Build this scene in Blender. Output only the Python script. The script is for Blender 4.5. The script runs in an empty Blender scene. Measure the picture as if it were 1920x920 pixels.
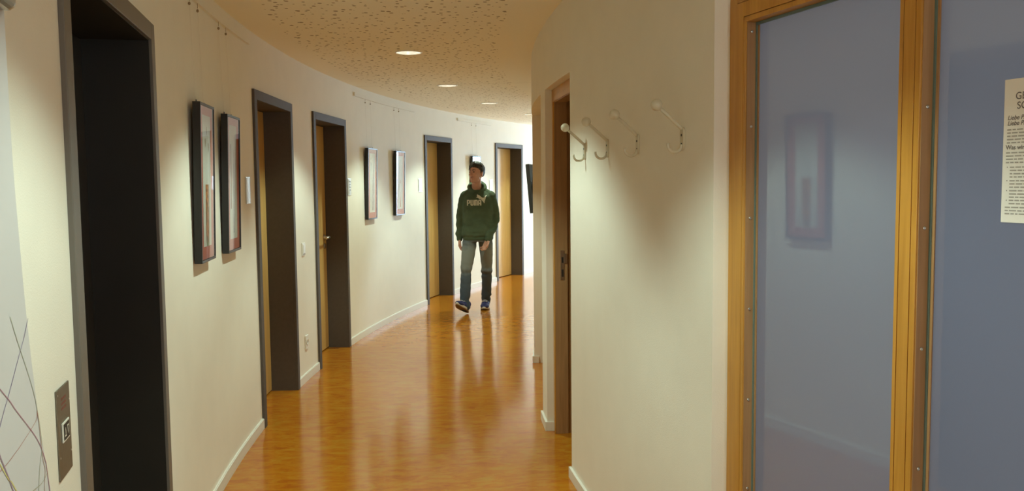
import bpy, bmesh, math, random
from mathutils import Vector, Matrix, noise
from mathutils.bvhtree import BVHTree
rnd = random.Random(7)
S = bpy.context.scene
COL = S.collection
PI = math.pi
D = math.radians

# ------------------------------------------------------------------ plan of the curved corridor (metres, degrees)
CX, CY = 15.571, 6.436           # centre both corridor walls bend around
RL, RM, RI = 17.198, 16.304, 15.411   # outer wall, line of lamps, inner wall
HC = 2.48                        # ceiling height

def pol(R, ph):
    a = D(ph)
    return Vector((CX - R*math.cos(a), CY + R*math.sin(a), 0))

# ------------------------------------------------------------------ materials
def new_mat(name):
    m = bpy.data.materials.new(name); m.use_nodes = True
    nt = m.node_tree
    return m, nt, nt.nodes['Principled BSDF']

def mat(name, col, rough=.5, metal=0, spec=.5, noise_amt=0, noise_scale=30, bump=0, bump_scale=200, emit=None, estr=0, coat=0, stretch=None):
    m, nt, b = new_mat(name)
    b.inputs['Base Color'].default_value = (*col, 1)
    b.inputs['Roughness'].default_value = rough
    b.inputs['Metallic'].default_value = metal
    b.inputs['Specular IOR Level'].default_value = spec
    if coat:
        b.inputs['Coat Weight'].default_value = coat; b.inputs['Coat Roughness'].default_value = .08
    tc = nt.nodes.new('ShaderNodeTexCoord')
    vec = tc.outputs['Object']
    if stretch:
        mp = nt.nodes.new('ShaderNodeMapping'); mp.inputs['Scale'].default_value = stretch
        nt.links.new(vec, mp.inputs[0]); vec = mp.outputs[0]
    if noise_amt:
        n = nt.nodes.new('ShaderNodeTexNoise'); n.inputs['Scale'].default_value = noise_scale; n.inputs['Detail'].default_value = 4
        nt.links.new(vec, n.inputs['Vector'])
        r = nt.nodes.new('ShaderNodeValToRGB')
        r.color_ramp.elements[0].position = .3; r.color_ramp.elements[1].position = .7
        r.color_ramp.elements[0].color = (*[c*(1-noise_amt) for c in col], 1)
        r.color_ramp.elements[1].color = (*[min(1, c*(1+noise_amt)) for c in col], 1)
        nt.links.new(n.outputs[0], r.inputs[0]); nt.links.new(r.outputs[0], b.inputs['Base Color'])
    if bump:
        n2 = nt.nodes.new('ShaderNodeTexNoise'); n2.inputs['Scale'].default_value = bump_scale; n2.inputs['Detail'].default_value = 3
        nt.links.new(vec, n2.inputs['Vector'])
        bp = nt.nodes.new('ShaderNodeBump'); bp.inputs['Strength'].default_value = bump; bp.inputs['Distance'].default_value = .002
        nt.links.new(n2.outputs[0], bp.inputs['Height']); nt.links.new(bp.outputs[0], b.inputs['Normal'])
    if emit:
        b.inputs['Emission Color'].default_value = (*emit, 1); b.inputs['Emission Strength'].default_value = estr
    return m

def polar_coords(nt):
    """object coordinates -> (arc length, radius) around the centre of the bend"""
    tc = nt.nodes.new('ShaderNodeTexCoord'); sx = nt.nodes.new('ShaderNodeSeparateXYZ')
    nt.links.new(tc.outputs['Object'], sx.inputs[0])
    def M(op, a, b):
        n = nt.nodes.new('ShaderNodeMath'); n.operation = op
        for i, v in enumerate((a, b)):
            if v is None: continue
            if isinstance(v, (int, float)): n.inputs[i].default_value = v
            else: nt.links.new(v, n.inputs[i])
        return n.outputs[0]
    dx = M('SUBTRACT', CX, sx.outputs[0]); dy = M('SUBTRACT', sx.outputs[1], CY)
    r = M('SQRT', M('ADD', M('MULTIPLY', dx, dx), M('MULTIPLY', dy, dy)), None)
    s = M('MULTIPLY', M('ARCTAN2', dy, dx), RM)
    cb = nt.nodes.new('ShaderNodeCombineXYZ')
    nt.links.new(s, cb.inputs[0]); nt.links.new(r, cb.inputs[1])
    return cb.outputs[0], s, r, M

def wood(name, c1, c2, rough=.35, scale=(14, 14, .7)):
    m, nt, b = new_mat(name)
    tc = nt.nodes.new('ShaderNodeTexCoord'); mp = nt.nodes.new('ShaderNodeMapping'); mp.inputs['Scale'].default_value = scale
    nt.links.new(tc.outputs['Object'], mp.inputs[0])
    n = nt.nodes.new('ShaderNodeTexNoise'); n.inputs['Scale'].default_value = 3; n.inputs['Detail'].default_value = 6; n.inputs['Distortion'].default_value = .6
    nt.links.new(mp.outputs[0], n.inputs['Vector'])
    r = nt.nodes.new('ShaderNodeValToRGB'); r.color_ramp.elements[0].position = .3; r.color_ramp.elements[1].position = .72
    r.color_ramp.elements[0].color = (*c1, 1); r.color_ramp.elements[1].color = (*c2, 1)
    nt.links.new(n.outputs[0], r.inputs[0]); nt.links.new(r.outputs[0], b.inputs['Base Color'])
    b.inputs['Roughness'].default_value = rough
    return m

M_wall = mat('wall_paint', (.84, .815, .74), .75, spec=.25, noise_amt=.015, noise_scale=6, bump=.25, bump_scale=260)
M_base = mat('baseboard_paint', (.78, .77, .72), .45)
M_steel = mat('door_frame_grey_lacquer', (.106, .090, .078), .6, spec=.15, noise_amt=.05, noise_scale=40)
M_lift = mat('lift_dark_steel', (.020, .018, .015), .42, spec=.35, noise_amt=.1, noise_scale=5)
M_liftpanel = mat('lift_panel_steel', (.034, .031, .027), .38, spec=.4)
M_liftframe = mat('lift_frame_grey', (.135, .12, .105), .45)
M_leaf = wood('beech_door_veneer', (.56, .35, .11), (.67, .43, .155), .45)
M_wood = wood('beech_frame_lacquered', (.46, .215, .032), (.60, .305, .055), .3, (20, 20, .9))
M_woodjamb = wood('beech_frame_inner', (.34, .19, .085), (.45, .26, .12), .35, (20, 20, .9))
M_metal = mat('brushed_metal', (.62, .61, .58), .28, metal=1)
M_plate = mat('call_plate_bronze', (.19, .165, .125), .45, metal=.7, noise_amt=.08, noise_scale=60)
M_black = mat('black_frame_lacquer', (.012, .011, .012), .4, noise_amt=.1, noise_scale=30)
M_mat = mat('rose_mount_card', (.46, .145, .11), .8, noise_amt=.05, noise_scale=40)
M_paper = mat('art_paper', (.56, .57, .52), .85, noise_amt=.05, noise_scale=8)
M_white = mat('white_plastic', (.78, .76, .70), .35)
M_whitedark = mat('socket_hole', (.05, .05, .05), .5)
M_cream = mat('cream_lacquer', (.62, .585, .455), .3, coat=.3)
M_dark = mat('dark_slot', (.02, .015, .012), .6)
M_sign = mat('satin_aluminium_sign', (.60, .59, .55), .38, metal=.55)
M_signtext = mat('sign_lettering', (.10, .10, .11), .6)
M_banner = mat('banner_fabric', (.57, .56, .585), .55, noise_amt=.01, noise_scale=3)
M_notice = mat('notice_paper', (.80, .79, .77), .8)
M_ink = mat('printed_ink', (.17, .155, .16), .8)
M_inklight = mat('printed_grey_ink', (.36, .345, .33), .8)
M_screen = mat('black_screen', (.006, .006, .007), .5, spec=.2)
M_tvbody = mat('screen_housing', (.03, .03, .03), .5)
M_glassedge = mat('glass_edge_green', (.13, .20, .185), .3)  # colour of the reflections at the glass edge
M_trim = mat('lamp_trim_white', (.85, .85, .82), .35)
M_reflector = mat('lamp_reflector', (.86, .86, .84), .22, metal=.6)
M_lamp = mat('lamp_glow', (.9, .9, .85), .5, emit=(1, .93, .74), estr=28)
M_wire = mat('clear_nylon_wire', (.70, .66, .58), .4)
M_hookm = mat('brass_hook', (.30, .22, .13), .4, metal=.5)
M_chair = mat('chair_dark_upholstery', (.02, .02, .025), .7)
M_mauve = mat('side_room_paint', (.55, .46, .41), .8)

def line_mat(name, c): return mat(name, c, .7)

# floor: marbled orange linoleum, glossy
def floor_material():
    m, nt, b = new_mat('marbled_orange_linoleum')
    vec, s, r, M = polar_coords(nt)
    mp = nt.nodes.new('ShaderNodeMapping'); mp.inputs['Scale'].default_value = (3.6, 1.15, 1)
    nt.links.new(vec, mp.inputs[0])
    n = nt.nodes.new('ShaderNodeTexNoise'); n.inputs['Scale'].default_value = 2.4; n.inputs['Detail'].default_value = 7; n.inputs['Roughness'].default_value = .62; n.inputs['Distortion'].default_value = .5
    nt.links.new(mp.outputs[0], n.inputs['Vector'])
    rp = nt.nodes.new('ShaderNodeValToRGB'); e = rp.color_ramp.elements
    e[0].position = .30; e[0].color = (.39, .115, .008, 1); e[1].position = .74; e[1].color = (.52, .235, .020, 1)
    x = e.new(.5); x.color = (.46, .165, .009, 1)
    nt.links.new(n.outputs[0], rp.inputs[0])
    # fine marbling
    mp2 = nt.nodes.new('ShaderNodeMapping'); mp2.inputs['Scale'].default_value = (24, 10, 1); nt.links.new(vec, mp2.inputs[0])
    n2 = nt.nodes.new('ShaderNodeTexNoise'); n2.inputs['Scale'].default_value = 2; n2.inputs['Detail'].default_value = 5
    nt.links.new(mp2.outputs[0], n2.inputs['Vector'])
    mx = nt.nodes.new('ShaderNodeMix'); mx.data_type = 'RGBA'; mx.blend_type = 'OVERLAY'; mx.inputs[0].default_value = .22
    nt.links.new(rp.outputs[0], mx.inputs[6]); nt.links.new(n2.outputs[0], mx.inputs[7])
    mp4 = nt.nodes.new('ShaderNodeMapping'); mp4.inputs['Scale'].default_value = (9, 3.2, 1); mp4.inputs['Location'].default_value = (3.1, 7.7, 0); nt.links.new(vec, mp4.inputs[0])
    n4 = nt.nodes.new('ShaderNodeTexNoise'); n4.inputs['Scale'].default_value = 2.2; n4.inputs['Detail'].default_value = 8; n4.inputs['Roughness'].default_value = .72; n4.inputs['Distortion'].default_value = .8
    nt.links.new(mp4.outputs[0], n4.inputs['Vector'])
    r4 = nt.nodes.new('ShaderNodeValToRGB'); q_ = r4.color_ramp.elements
    q_[0].position = .37; q_[0].color = (.36, .088, .009, 1); q_[1].position = .64; q_[1].color = (.46, .225, .024, 1)
    y_ = q_.new(.5); y_.color = (.455, .158, .009, 1)
    nt.links.new(n4.outputs[0], r4.inputs[0])
    m4 = nt.nodes.new('ShaderNodeMix'); m4.data_type = 'RGBA'; m4.inputs[0].default_value = .75
    nt.links.new(mx.outputs[2], m4.inputs[6]); nt.links.new(r4.outputs[0], m4.inputs[7])
    nt.links.new(m4.outputs[2], b.inputs['Base Color'])
    b.inputs['Roughness'].default_value = .135
    b.inputs['Specular IOR Level'].default_value = .34
    n3 = nt.nodes.new('ShaderNodeTexNoise'); n3.inputs['Scale'].default_value = 3.5; n3.inputs['Detail'].default_value = 2
    nt.links.new(vec, n3.inputs['Vector'])
    bp = nt.nodes.new('ShaderNodeBump'); bp.inputs['Strength'].default_value = .07; bp.inputs['Distance'].default_value = .02
    nt.links.new(n3.outputs[0], bp.inputs['Height']); nt.links.new(bp.outputs[0], b.inputs['Normal'])
    return m

# ceiling: plaster board with scattered perforations in the middle strip, plain margins
def ceiling_material():
    m, nt, b = new_mat('perforated_plaster_ceiling')
    vec, s, r, M = polar_coords(nt)
    def layer(scale, lo, hi, off):
        mp = nt.nodes.new('ShaderNodeMapping'); mp.inputs['Location'].default_value = (off, off*.37, 0); nt.links.new(vec, mp.inputs[0])
        v = nt.nodes.new('ShaderNodeTexVoronoi'); v.voronoi_dimensions = '2D'; v.inputs['Scale'].default_value = scale; v.inputs['Randomness'].default_value = .9
        nt.links.new(mp.outputs[0], v.inputs['Vector'])
        sc = nt.nodes.new('ShaderNodeSeparateColor'); nt.links.new(v.outputs['Color'], sc.inputs[0])
        rad = M('MULTIPLY', M('ADD', M('MULTIPLY', sc.outputs[0], hi-lo), lo), scale)
        return M('LESS_THAN', v.outputs['Distance'], rad)
    dots = M('MAXIMUM', layer(12.5, .003, .0115, 0), layer(9, .002, .0135, 3.3))
    band = M('MULTIPLY', M('GREATER_THAN', r, 15.66), M('LESS_THAN', r, 17.0))
    seam = M('LESS_THAN', M('ABSOLUTE', M('SUBTRACT', s, 6.75*PI/180*RM), None), .004)
    mask = M('MAXIMUM', M('MULTIPLY', dots, band), M('MULTIPLY', seam, .5))
    mx = nt.nodes.new('ShaderNodeMix'); mx.data_type = 'RGBA'
    mx.inputs[6].default_value = (.92, .87, .73, 1); mx.inputs[7].default_value = (.34, .27, .17, 1)
    nt.links.new(mask, mx.inputs[0]); nt.links.new(mx.outputs[2], b.inputs['Base Color'])
    b.inputs['Roughness'].default_value = .85; b.inputs['Specular IOR Level'].default_value = .2
    return m

def pane_material():
    m, nt, b = new_mat('glass_with_blue_grey_film')
    out = nt.nodes['Material Output']
    b.inputs['Base Color'].default_value = (.055, .07, .115, 1); b.inputs['Roughness'].default_value = .6; b.inputs['Specular IOR Level'].default_value = 0
    tr = nt.nodes.new('ShaderNodeBsdfTranslucent'); tr.inputs['Color'].default_value = (.38, .45, .56, 1)
    ad = nt.nodes.new('ShaderNodeAddShader'); nt.links.new(b.outputs[0], ad.inputs[0]); nt.links.new(tr.outputs[0], ad.inputs[1])
    g = nt.nodes.new('ShaderNodeBsdfGlossy'); g.inputs['Color'].default_value = (.86, .93, 1, 1); g.inputs['Roughness'].default_value = .035
    f = nt.nodes.new('ShaderNodeFresnel'); f.inputs['IOR'].default_value = 2.05
    mx = nt.nodes.new('ShaderNodeMixShader')
    nt.links.new(f.outputs[0], mx.inputs[0]); nt.links.new(ad.outputs[0], mx.inputs[1]); nt.links.new(g.outputs[0], mx.inputs[2])
    nt.links.new(mx.outputs[0], out.inputs[0])
    return m

def clear_glass():
    m, nt, b = new_mat('picture_glass')
    out = nt.nodes['Material Output']; nt.nodes.remove(b)
    t = nt.nodes.new('ShaderNodeBsdfTransparent'); g = nt.nodes.new('ShaderNodeBsdfGlossy'); g.inputs['Roughness'].default_value = .02
    f = nt.nodes.new('ShaderNodeFresnel'); f.inputs['IOR'].default_value = 1.38
    mx = nt.nodes.new('ShaderNodeMixShader')
    geo = nt.nodes.new('ShaderNodeNewGeometry'); su = nt.nodes.new('ShaderNodeMath'); su.operation = 'SUBTRACT'; su.inputs[0].default_value = 1
    mu = nt.nodes.new('ShaderNodeMath'); mu.operation = 'MULTIPLY'; mu.use_clamp = True
    nt.links.new(geo.outputs['Backfacing'], su.inputs[1]); nt.links.new(su.outputs[0], mu.inputs[0]); nt.links.new(f.outputs[0], mu.inputs[1])
    nt.links.new(mu.outputs[0], mx.inputs[0]); nt.links.new(t.outputs[0], mx.inputs[1]); nt.links.new(g.outputs[0], mx.inputs[2])
    nt.links.new(mx.outputs[0], out.inputs[0])
    return m
M_floor = floor_material(); M_ceil = ceiling_material(); M_pane = pane_material(); M_glass = clear_glass()

# ------------------------------------------------------------------ mesh helpers
class MB:
    def __init__(self): self.bm = bmesh.new(); self.slot = 0
    def box(self, x0, x1, y0, y1, z0, z1, bevel=0, mtx=None):
        r = bmesh.ops.create_cube(self.bm, size=1)
        vs = r['verts']
        for v in vs:
            v.co = Vector((x0 + (v.co.x+.5)*(x1-x0), y0 + (v.co.y+.5)*(y1-y0), z0 + (v.co.z+.5)*(z1-z0)))
        fs = list({f for v in vs for f in v.link_faces})
        for f in fs: f.material_index = self.slot
        if bevel:
            es = list({e for v in vs for e in v.link_edges})
            rr = bmesh.ops.bevel(self.bm, geom=es, offset=bevel, segments=2, affect='EDGES', profile=.5)
            vs = list({v for f in rr['faces'] for v in f.verts} | {v for v in vs if v.is_valid})
            for f in rr['faces']: f.material_index = self.slot
        if mtx: bmesh.ops.transform(self.bm, matrix=mtx, verts=vs)
        return self
    def quad(self, pts):
        f = self.bm.faces.new([self.bm.verts.new(p) for p in pts]); f.material_index = self.slot; return self
    def lathe(self, prof, n=32, c=(0, 0, 0), axis='z', closed=False):
        rings = []
        for r, h in prof:
            ring = []
            for i in range(n):
                a = 2*PI*i/n
                p = (r*math.cos(a), r*math.sin(a), h)
                if axis == 'y': p = (p[0], p[2], p[1])
                if axis == 'x': p = (p[2], p[0], p[1])
                ring.append(self.bm.verts.new(Vector(p)+Vector(c)))
            rings.append(ring)
        for a, b in zip(rings, rings[1:] + ([rings[0]] if closed else [])):
            for i in range(n):
                f = self.bm.faces.new((a[i], a[(i+1) % n], b[(i+1) % n], b[i])); f.material_index = self.slot; f.smooth = True
        if not closed:
            for ring in (rings[0], rings[-1]):
                if (ring[0].co-ring[n//2].co).length > 1e-5:
                    f = self.bm.faces.new(ring); f.material_index = self.slot
        return self
    def tube(self, pts, r, n=10, rs=None, caps=True):
        pts = [Vector(p) for p in pts]; rings = []; prev = None
        for i, p in enumerate(pts):
            t = (pts[min(i+1, len(pts)-1)] - pts[max(i-1, 0)]).normalized()
            u = prev - t*prev.dot(t) if prev is not None else t.orthogonal()
            if u.length < 1e-6: u = t.orthogonal()
            u.normalize(); prev = u; w = t.cross(u)
            rr = rs[i] if rs else r
            rings.append([self.bm.verts.new(p + (u*math.cos(2*PI*k/n) + w*math.sin(2*PI*k/n))*rr) for k in range(n)])
        for a, b in zip(rings, rings[1:]):
            for k in range(n):
                f = self.bm.faces.new((a[k], a[(k+1) % n], b[(k+1) % n], b[k])); f.smooth = True; f.material_index = self.slot
        if caps:
            self.bm.faces.new(list(reversed(rings[0]))).material_index = self.slot
            self.bm.faces.new(rings[-1]).material_index = self.slot
        return self
    def ball(self, c, r, n=20, scale=(1, 1, 1), rot=None):
        m = Matrix.Translation(c) @ (rot or Matrix()) @ Matrix.Diagonal((*[r*s for s in scale], 1))
        q = bmesh.ops.create_uvsphere(self.bm, u_segments=n, v_segments=max(6, n//2), radius=1, matrix=m)
        for v in q['verts']:
            for f in v.link_faces: f.smooth = True; f.material_index = self.slot
        return self
    def arcbox(self, p0, p1, R0, R1, z0, z1, step=.5):
        n = max(1, int(math.ceil((p1-p0)/step)))
        rows = []
        for i in range(n+1):
            ph = p0 + (p1-p0)*i/n
            a, b = pol(R0, ph), pol(R1, ph)
            rows.append([self.bm.verts.new((q.x, q.y, z)) for q, z in ((a, z0), (b, z0), (b, z1), (a, z1))])
        for u, v in zip(rows, rows[1:]):
            for k in range(4):
                self.bm.faces.new((u[k], u[(k+1) % 4], v[(k+1) % 4], v[k])).material_index = self.slot
        self.bm.faces.new(rows[0]); self.bm.faces.new(list(reversed(rows[-1])))
        return self
    def prism(self, pts, z0, z1):
        lo = [self.bm.verts.new((x, y, z0)) for x, y in pts]; hi = [self.bm.verts.new((x, y, z1)) for x, y in pts]
        n = len(pts)
        for k in range(n): self.bm.faces.new((lo[k], lo[(k+1) % n], hi[(k+1) % n], hi[k])).material_index = self.slot
        self.bm.faces.new(list(reversed(lo))).material_index = self.slot; self.bm.faces.new(hi).material_index = self.slot
        return self
    def build(self, name, mats, parent=None, smooth_angle=None):
        bmesh.ops.recalc_face_normals(self.bm, faces=self.bm.faces)
        me = bpy.data.meshes.new(name); self.bm.to_mesh(me); self.bm.free()
        return link_mesh(name, me, mats, parent)

def link_mesh(name, me, mats, parent=None):
    for m in (mats if isinstance(mats, (list, tuple)) else [mats]): me.materials.append(m)
    o = bpy.data.objects.new(name, me); COL.objects.link(o)
    if parent: o.parent = parent
    return o

def tag(o, label, cat, group=None, kind=None):
    o['label'] = label; o['category'] = cat
    if group: o['group'] = group
    if kind: o['kind'] = kind
    return o
def empty(name, loc=(0, 0, 0), rz=0):
    o = bpy.data.objects.new(name, None); COL.objects.link(o); o.empty_display_size = .1
    o.location = loc; o.rotation_euler = (0, 0, rz); return o
def on_left(name, ph, z=0, off=0):      # local x along the wall (deeper), y into the wall
    p = pol(RL - off, ph); return empty(name, (p.x, p.y, z), D(90-ph))
def on_right(name, ph, z=0, off=0):     # local x along the wall (nearer), y into the wall
    p = pol(RI + off, ph); return empty(name, (p.x, p.y, z), D(-90-ph))
def copy_tree(o, parent=None):
    c = o.copy(); COL.objects.link(c); c.parent = parent
    for ch in list(o.children): copy_tree(ch, c)
    return c

# ------------------------------------------------------------------ setting: floor, ceiling, walls
PH0, PH1 = -31.0, 42.0
b = MB()
b.arcbox(PH0-1, PH1+1, RI-3.2, RL+.35, -.12, 0, 1)
tag(b.build('floor', M_floor), 'glossy marbled orange linoleum corridor floor', 'floor', kind='structure')

LAMPS = [-.58, 7.0, 13.9, 20.4, -8.35, -16.6, 26.9, -24.2]
b = MB(); b.arcbox(PH0-1, PH1+1, RI-3.2, RL+.35, HC, HC+.2, 1)
ceil = b.build('ceiling', M_ceil)
cut = MB()
for ph in LAMPS:
    p = pol(RM, ph); cut.lathe([(.088, HC-.1), (.088, HC+.15)], 40, (p.x, p.y, 0))
cuto = cut.build('cutter', M_trim)
md = ceil.modifiers.new('holes', 'BOOLEAN'); md.object = cuto; md.operation = 'DIFFERENCE'; md.solver = 'EXACT'
dg = bpy.context.evaluated_depsgraph_get()
nm = bpy.data.meshes.new_from_object(ceil.evaluated_get(dg))
ceil.modifiers.clear(); ceil.data = nm
nm.materials.clear(); nm.materials.append(M_ceil)
for pl in nm.polygons: pl.material_index = 0
bpy.data.objects.remove(cuto)
tag(ceil, 'cream plaster ceiling with scattered perforations and plain margins', 'ceiling', kind='structure')

# doors in the outer wall: outer edges of the frames
LD = [(-14.83, -10.87), (-3.71, -.18), (1.94, 5.38), (14.44, 17.73), (23.10, 26.50)]
HD, FW = 2.129, .062
def half_w(a, c): return RL*math.sin(D((c-a)/2))
b = MB()
edges = sorted({PH0, PH1} | {PH0 + .5*i for i in range(int((PH1-PH0)/.5)+1)})
openings = []
for a, c in LD:
    inset = math.degrees(.03/RL); openings.append((a+inset, c-inset))
for a, c in openings: edges = [e for e in edges if not (a-.05 < e < a+.05 or c-.05 < e < c+.05)] + [a, c]
edges.sort()
bmw = b.bm
cache = {}
def wv(ph, z, R):
    k = (round(ph, 5), z, R)
    if k not in cache:
        p = pol(R, ph); cache[k] = bmw.verts.new((p.x, p.y, z))
    return cache[k]
TH = .14
ZS = [0, HD-.03, HC]
def solid(i, j): # is cell (edge i, z j) wall
    if i < 0 or i >= len(edges)-1 or j < 0 or j > 1: return False
    m = (edges[i]+edges[i+1])/2
    return not (j == 0 and any(a < m < c for a, c in openings))
for i in range(len(edges)-1):
    for j in range(2):
        if not solid(i, j): continue
        p0, p1, z0, z1 = edges[i], edges[i+1], ZS[j], ZS[j+1]
        for R in (RL, RL+TH): bmw.faces.new((wv(p0, z0, R), wv(p1, z0, R), wv(p1, z1, R), wv(p0, z1, R)))
        if not solid(i-1, j): bmw.faces.new((wv(p0, z0, RL), wv(p0, z1, RL), wv(p0, z1, RL+TH), wv(p0, z0, RL+TH)))
        if not solid(i+1, j): bmw.faces.new((wv(p1, z0, RL), wv(p1, z1, RL), wv(p1, z1, RL+TH), wv(p1, z0, RL+TH)))
        if not solid(i, j-1): bmw.faces.new((wv(p0, z0, RL), wv(p1, z0, RL), wv(p1, z0, RL+TH), wv(p0, z0, RL+TH)))
        if not solid(i, j+1): bmw.faces.new((wv(p0, z1, RL), wv(p1, z1, RL), wv(p1, z1, RL+TH), wv(p0, z1, RL+TH)))
tag(b.build('wall_left', M_wall), 'long curved cream wall with the grey framed doors', 'wall', kind='structure')

# baseboards of the outer wall
segs = [(PH0, LD[0][0])] + [(LD[i][1], LD[i+1][0]) for i in range(4)] + [(LD[4][1], PH1)]
blab = ['white baseboard before the dark lift door', 'white baseboard under the two nearest pictures', 'short white baseboard below switch and socket',
        'white baseboard under the middle pair of pictures', 'white baseboard on the wall behind the walking person', 'white baseboard past the farthest door']
for k, (a, c) in enumerate(segs):
    mb = MB(); mb.arcbox(a, c, RL-.013, RL-.0005, .0005, .062)
    mb.arcbox(a, c, RL-.009, RL-.0005, .062, .066)
    tag(mb.build('baseboard_left', M_base), blab[k], 'baseboard', kind='structure')

# inner wall: piers, lintels over the recesses
PIER_HOOK = (-14.155, -7.72); PIER_B = (-4.53, -3.6); PH_C = 2.9
NZ = 2.09
rec = .044; DEEP = .26
def rwall(p0, p1, z0, z1, label, R0=RI-DEEP, R1=RI):
    mb = MB(); mb.arcbox(p0, p1, R0, R1, z0, z1); return tag(mb.build('wall_right', M_wall), label, 'wall', kind='structure')
rwall(*PIER_HOOK, 0, HC, 'cream wall carrying the four coat hooks')
rwall(PIER_HOOK[1], PIER_B[0], NZ, HC, 'cream wall above the open wooden doorway')
rwall(*PIER_B, 0, HC, 'narrow cream wall strip beyond the open doorway')
rwall(PIER_B[1], PH_C, NZ, HC, 'cream wall above the second recess')
rwall(PH_C, PH1, 0, HC, 'cream inner wall past the second recess carrying the screen')
rb = [((PIER_HOOK[0], PIER_HOOK[1]+.05), 'white baseboard under the coat hooks'), ((PIER_B[0]-.05, PIER_B[1]+.05), 'short white baseboard on the narrow wall strip'),
      ((PH_C-.05, PH1), 'white baseboard past the second recess')]
for (a, c), lab in rb:
    mb = MB(); mb.arcbox(a, c, RI+.0005, RI+.014, .0005, .056)
    if a != PH_C-.05 or True:
        # return of the board round the near corner
        if a < -5 or True:
            pass
    if a > -5: mb.arcbox(a, a+.045, RI-rec+.002, RI+.001, .0005, .056)
    tag(mb.build('baseboard_right', M_base), lab, 'baseboard', kind='structure')

# straight glazed partition nearer the camera
ALP = D(17.5)
A0 = pol(RI-rec, PIER_HOOK[0]); A0 = Vector((A0.x, A0.y, 0))
PRZ = math.atan2(-math.cos(ALP), math.sin(ALP))    # local x runs towards the camera, y into the wall
def part_pt(t, y=0):
    return A0 + Vector((math.sin(ALP), -math.cos(ALP), 0))*t + Vector((math.cos(ALP), math.sin(ALP), 0))*y
TP = 1.62
# lintel above and wall after it
q = [part_pt(-.02, -rec), part_pt(4.2, -rec), part_pt(4.2, .25), part_pt(-.02, .25)]
mb = MB(); mb.prism([(p.x, p.y) for p in q], 2.125, HC)
tag(mb.build('wall_right', M_wall), 'cream wall above the glazed partition', 'wall', kind='structure')
q = [part_pt(TP, -rec), part_pt(4.2, -rec), part_pt(4.2, .25), part_pt(TP, .25)]
mb = MB(); mb.prism([(p.x, p.y) for p in q], 0, 2.125)
tag(mb.build('wall_right', M_wall), 'cream wall on the near side of the glazed partition', 'wall', kind='structure')

win = empty('window_1', A0, PRZ)
tag(win, 'beech framed glazed partition with blue-grey filmed panes', 'glazed partition', kind='structure')
HP = 2.12
mb = MB()
# outer casing, then stile set slightly forward with a bead groove
mb.box(.001, .041, .008, .11, 0, HP-.001, .001); mb.box(TP-.041, TP-.001, .008, .11, 0, HP-.001, .001)
mb.box(.041, TP-.041, .008, .11, 2.073, HP-.001, .001)
mb.box(.041, .047, .026, .11, 0, 2.073); mb.box(TP-.047, TP-.041, .026, .11, 0, 2.073); mb.box(.047, TP-.047, .026, .11, 2.068, 2.073)
mb.box(.046, .0905, -.003, .11, .002, 2.068, .001); mb.box(.0930, .104, -.003, .11, .002, 2.0225, .0007); mb.box(.0905, .0930, .003, .11, .002, 2.06)
mb.box(TP-.0905, TP-.046, -.003, .11, .002, 2.068, .001); mb.box(TP-.104, TP-.0930, -.003, .11, .002, 2.0225, .0007)
mb.box(.0910, TP-.0910, -.003, .11, 2.025, 2.068, .001)
mb.box(.0930, TP-.0930, -.003, .11, 2.008, 2.0225, .0007); mb.box(.0930, TP-.0930, .003, .11, 2.0225, 2.025)
mb.box(.0930, TP-.0930, -.003, .11, .002, .12, .001)
mb.build('frame', M_wood, win)
mb = MB(); mb.box(.731, .7415, -.003, .11, .12, 2.008, .0007); mb.box(.7440, .7775, -.003, .11, .12, 2.008, .0007); mb.box(.7800, .796, -.003, .11, .12, 2.008, .0007)
mb.box(.7415, .7440, .003, .11, .12, 2.008); mb.box(.7775, .7800, .003, .11, .12, 2.008)
mb.build('mullion', M_wood, win)
for (x0, x1) in ((.104, .731), (.796, TP-.104)):
    mb = MB()   # inner glazing bead boards on the reveals
    mb.box(x0, x0+.0025, .0015, .034, .121, 2.007); mb.box(x1-.0025, x1, .0015, .034, .121, 2.007)
    mb.build('glazing_bead', M_woodjamb, win)
    mb = MB(); mb.box(x0+.0026, x0+.008, .030, .0355, .121, 2.007); mb.box(x1-.008, x1-.0026, .030, .0355, .121, 2.007)  # green strips imitating the reflections along the glass edge
    mb.box(x0+.008, x1-.008, .030, .0355, 1.999, 2.007)
    mb.build('glass_edge_strip', M_glassedge, win)
    mb = MB(); mb.box(x0+.0082, x0+.0155, .0335, .0365, .121, 1.9985); mb.build('jamb_reflection_strip', M_woodjamb, win)  # brown strip standing in for the jamb's reflection in the glass
    mb = MB(); mb.quad([(x0+.001, .037, .121), (x1-.001, .037, .121), (x1-.001, .037, 2.007), (x0+.001, .037, 2.007)])
    mb.build('pane', M_pane, win)
for x, zs in ((.1066, (1.98, 1.70, 1.426, 1.15, .87, .592, .315)), (.7986, (1.977, 1.70, 1.43, 1.155, .877, .60, .322))):
    for z in zs:
        mb = MB(); mb.lathe([(.0045, 0), (.0045, .001), (.003, .0022), (.0008, .0022), (.0008, .001)], 14, (x-.0002, .017, z), axis='x')
        mb.build('screw', M_metal, win)

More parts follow.
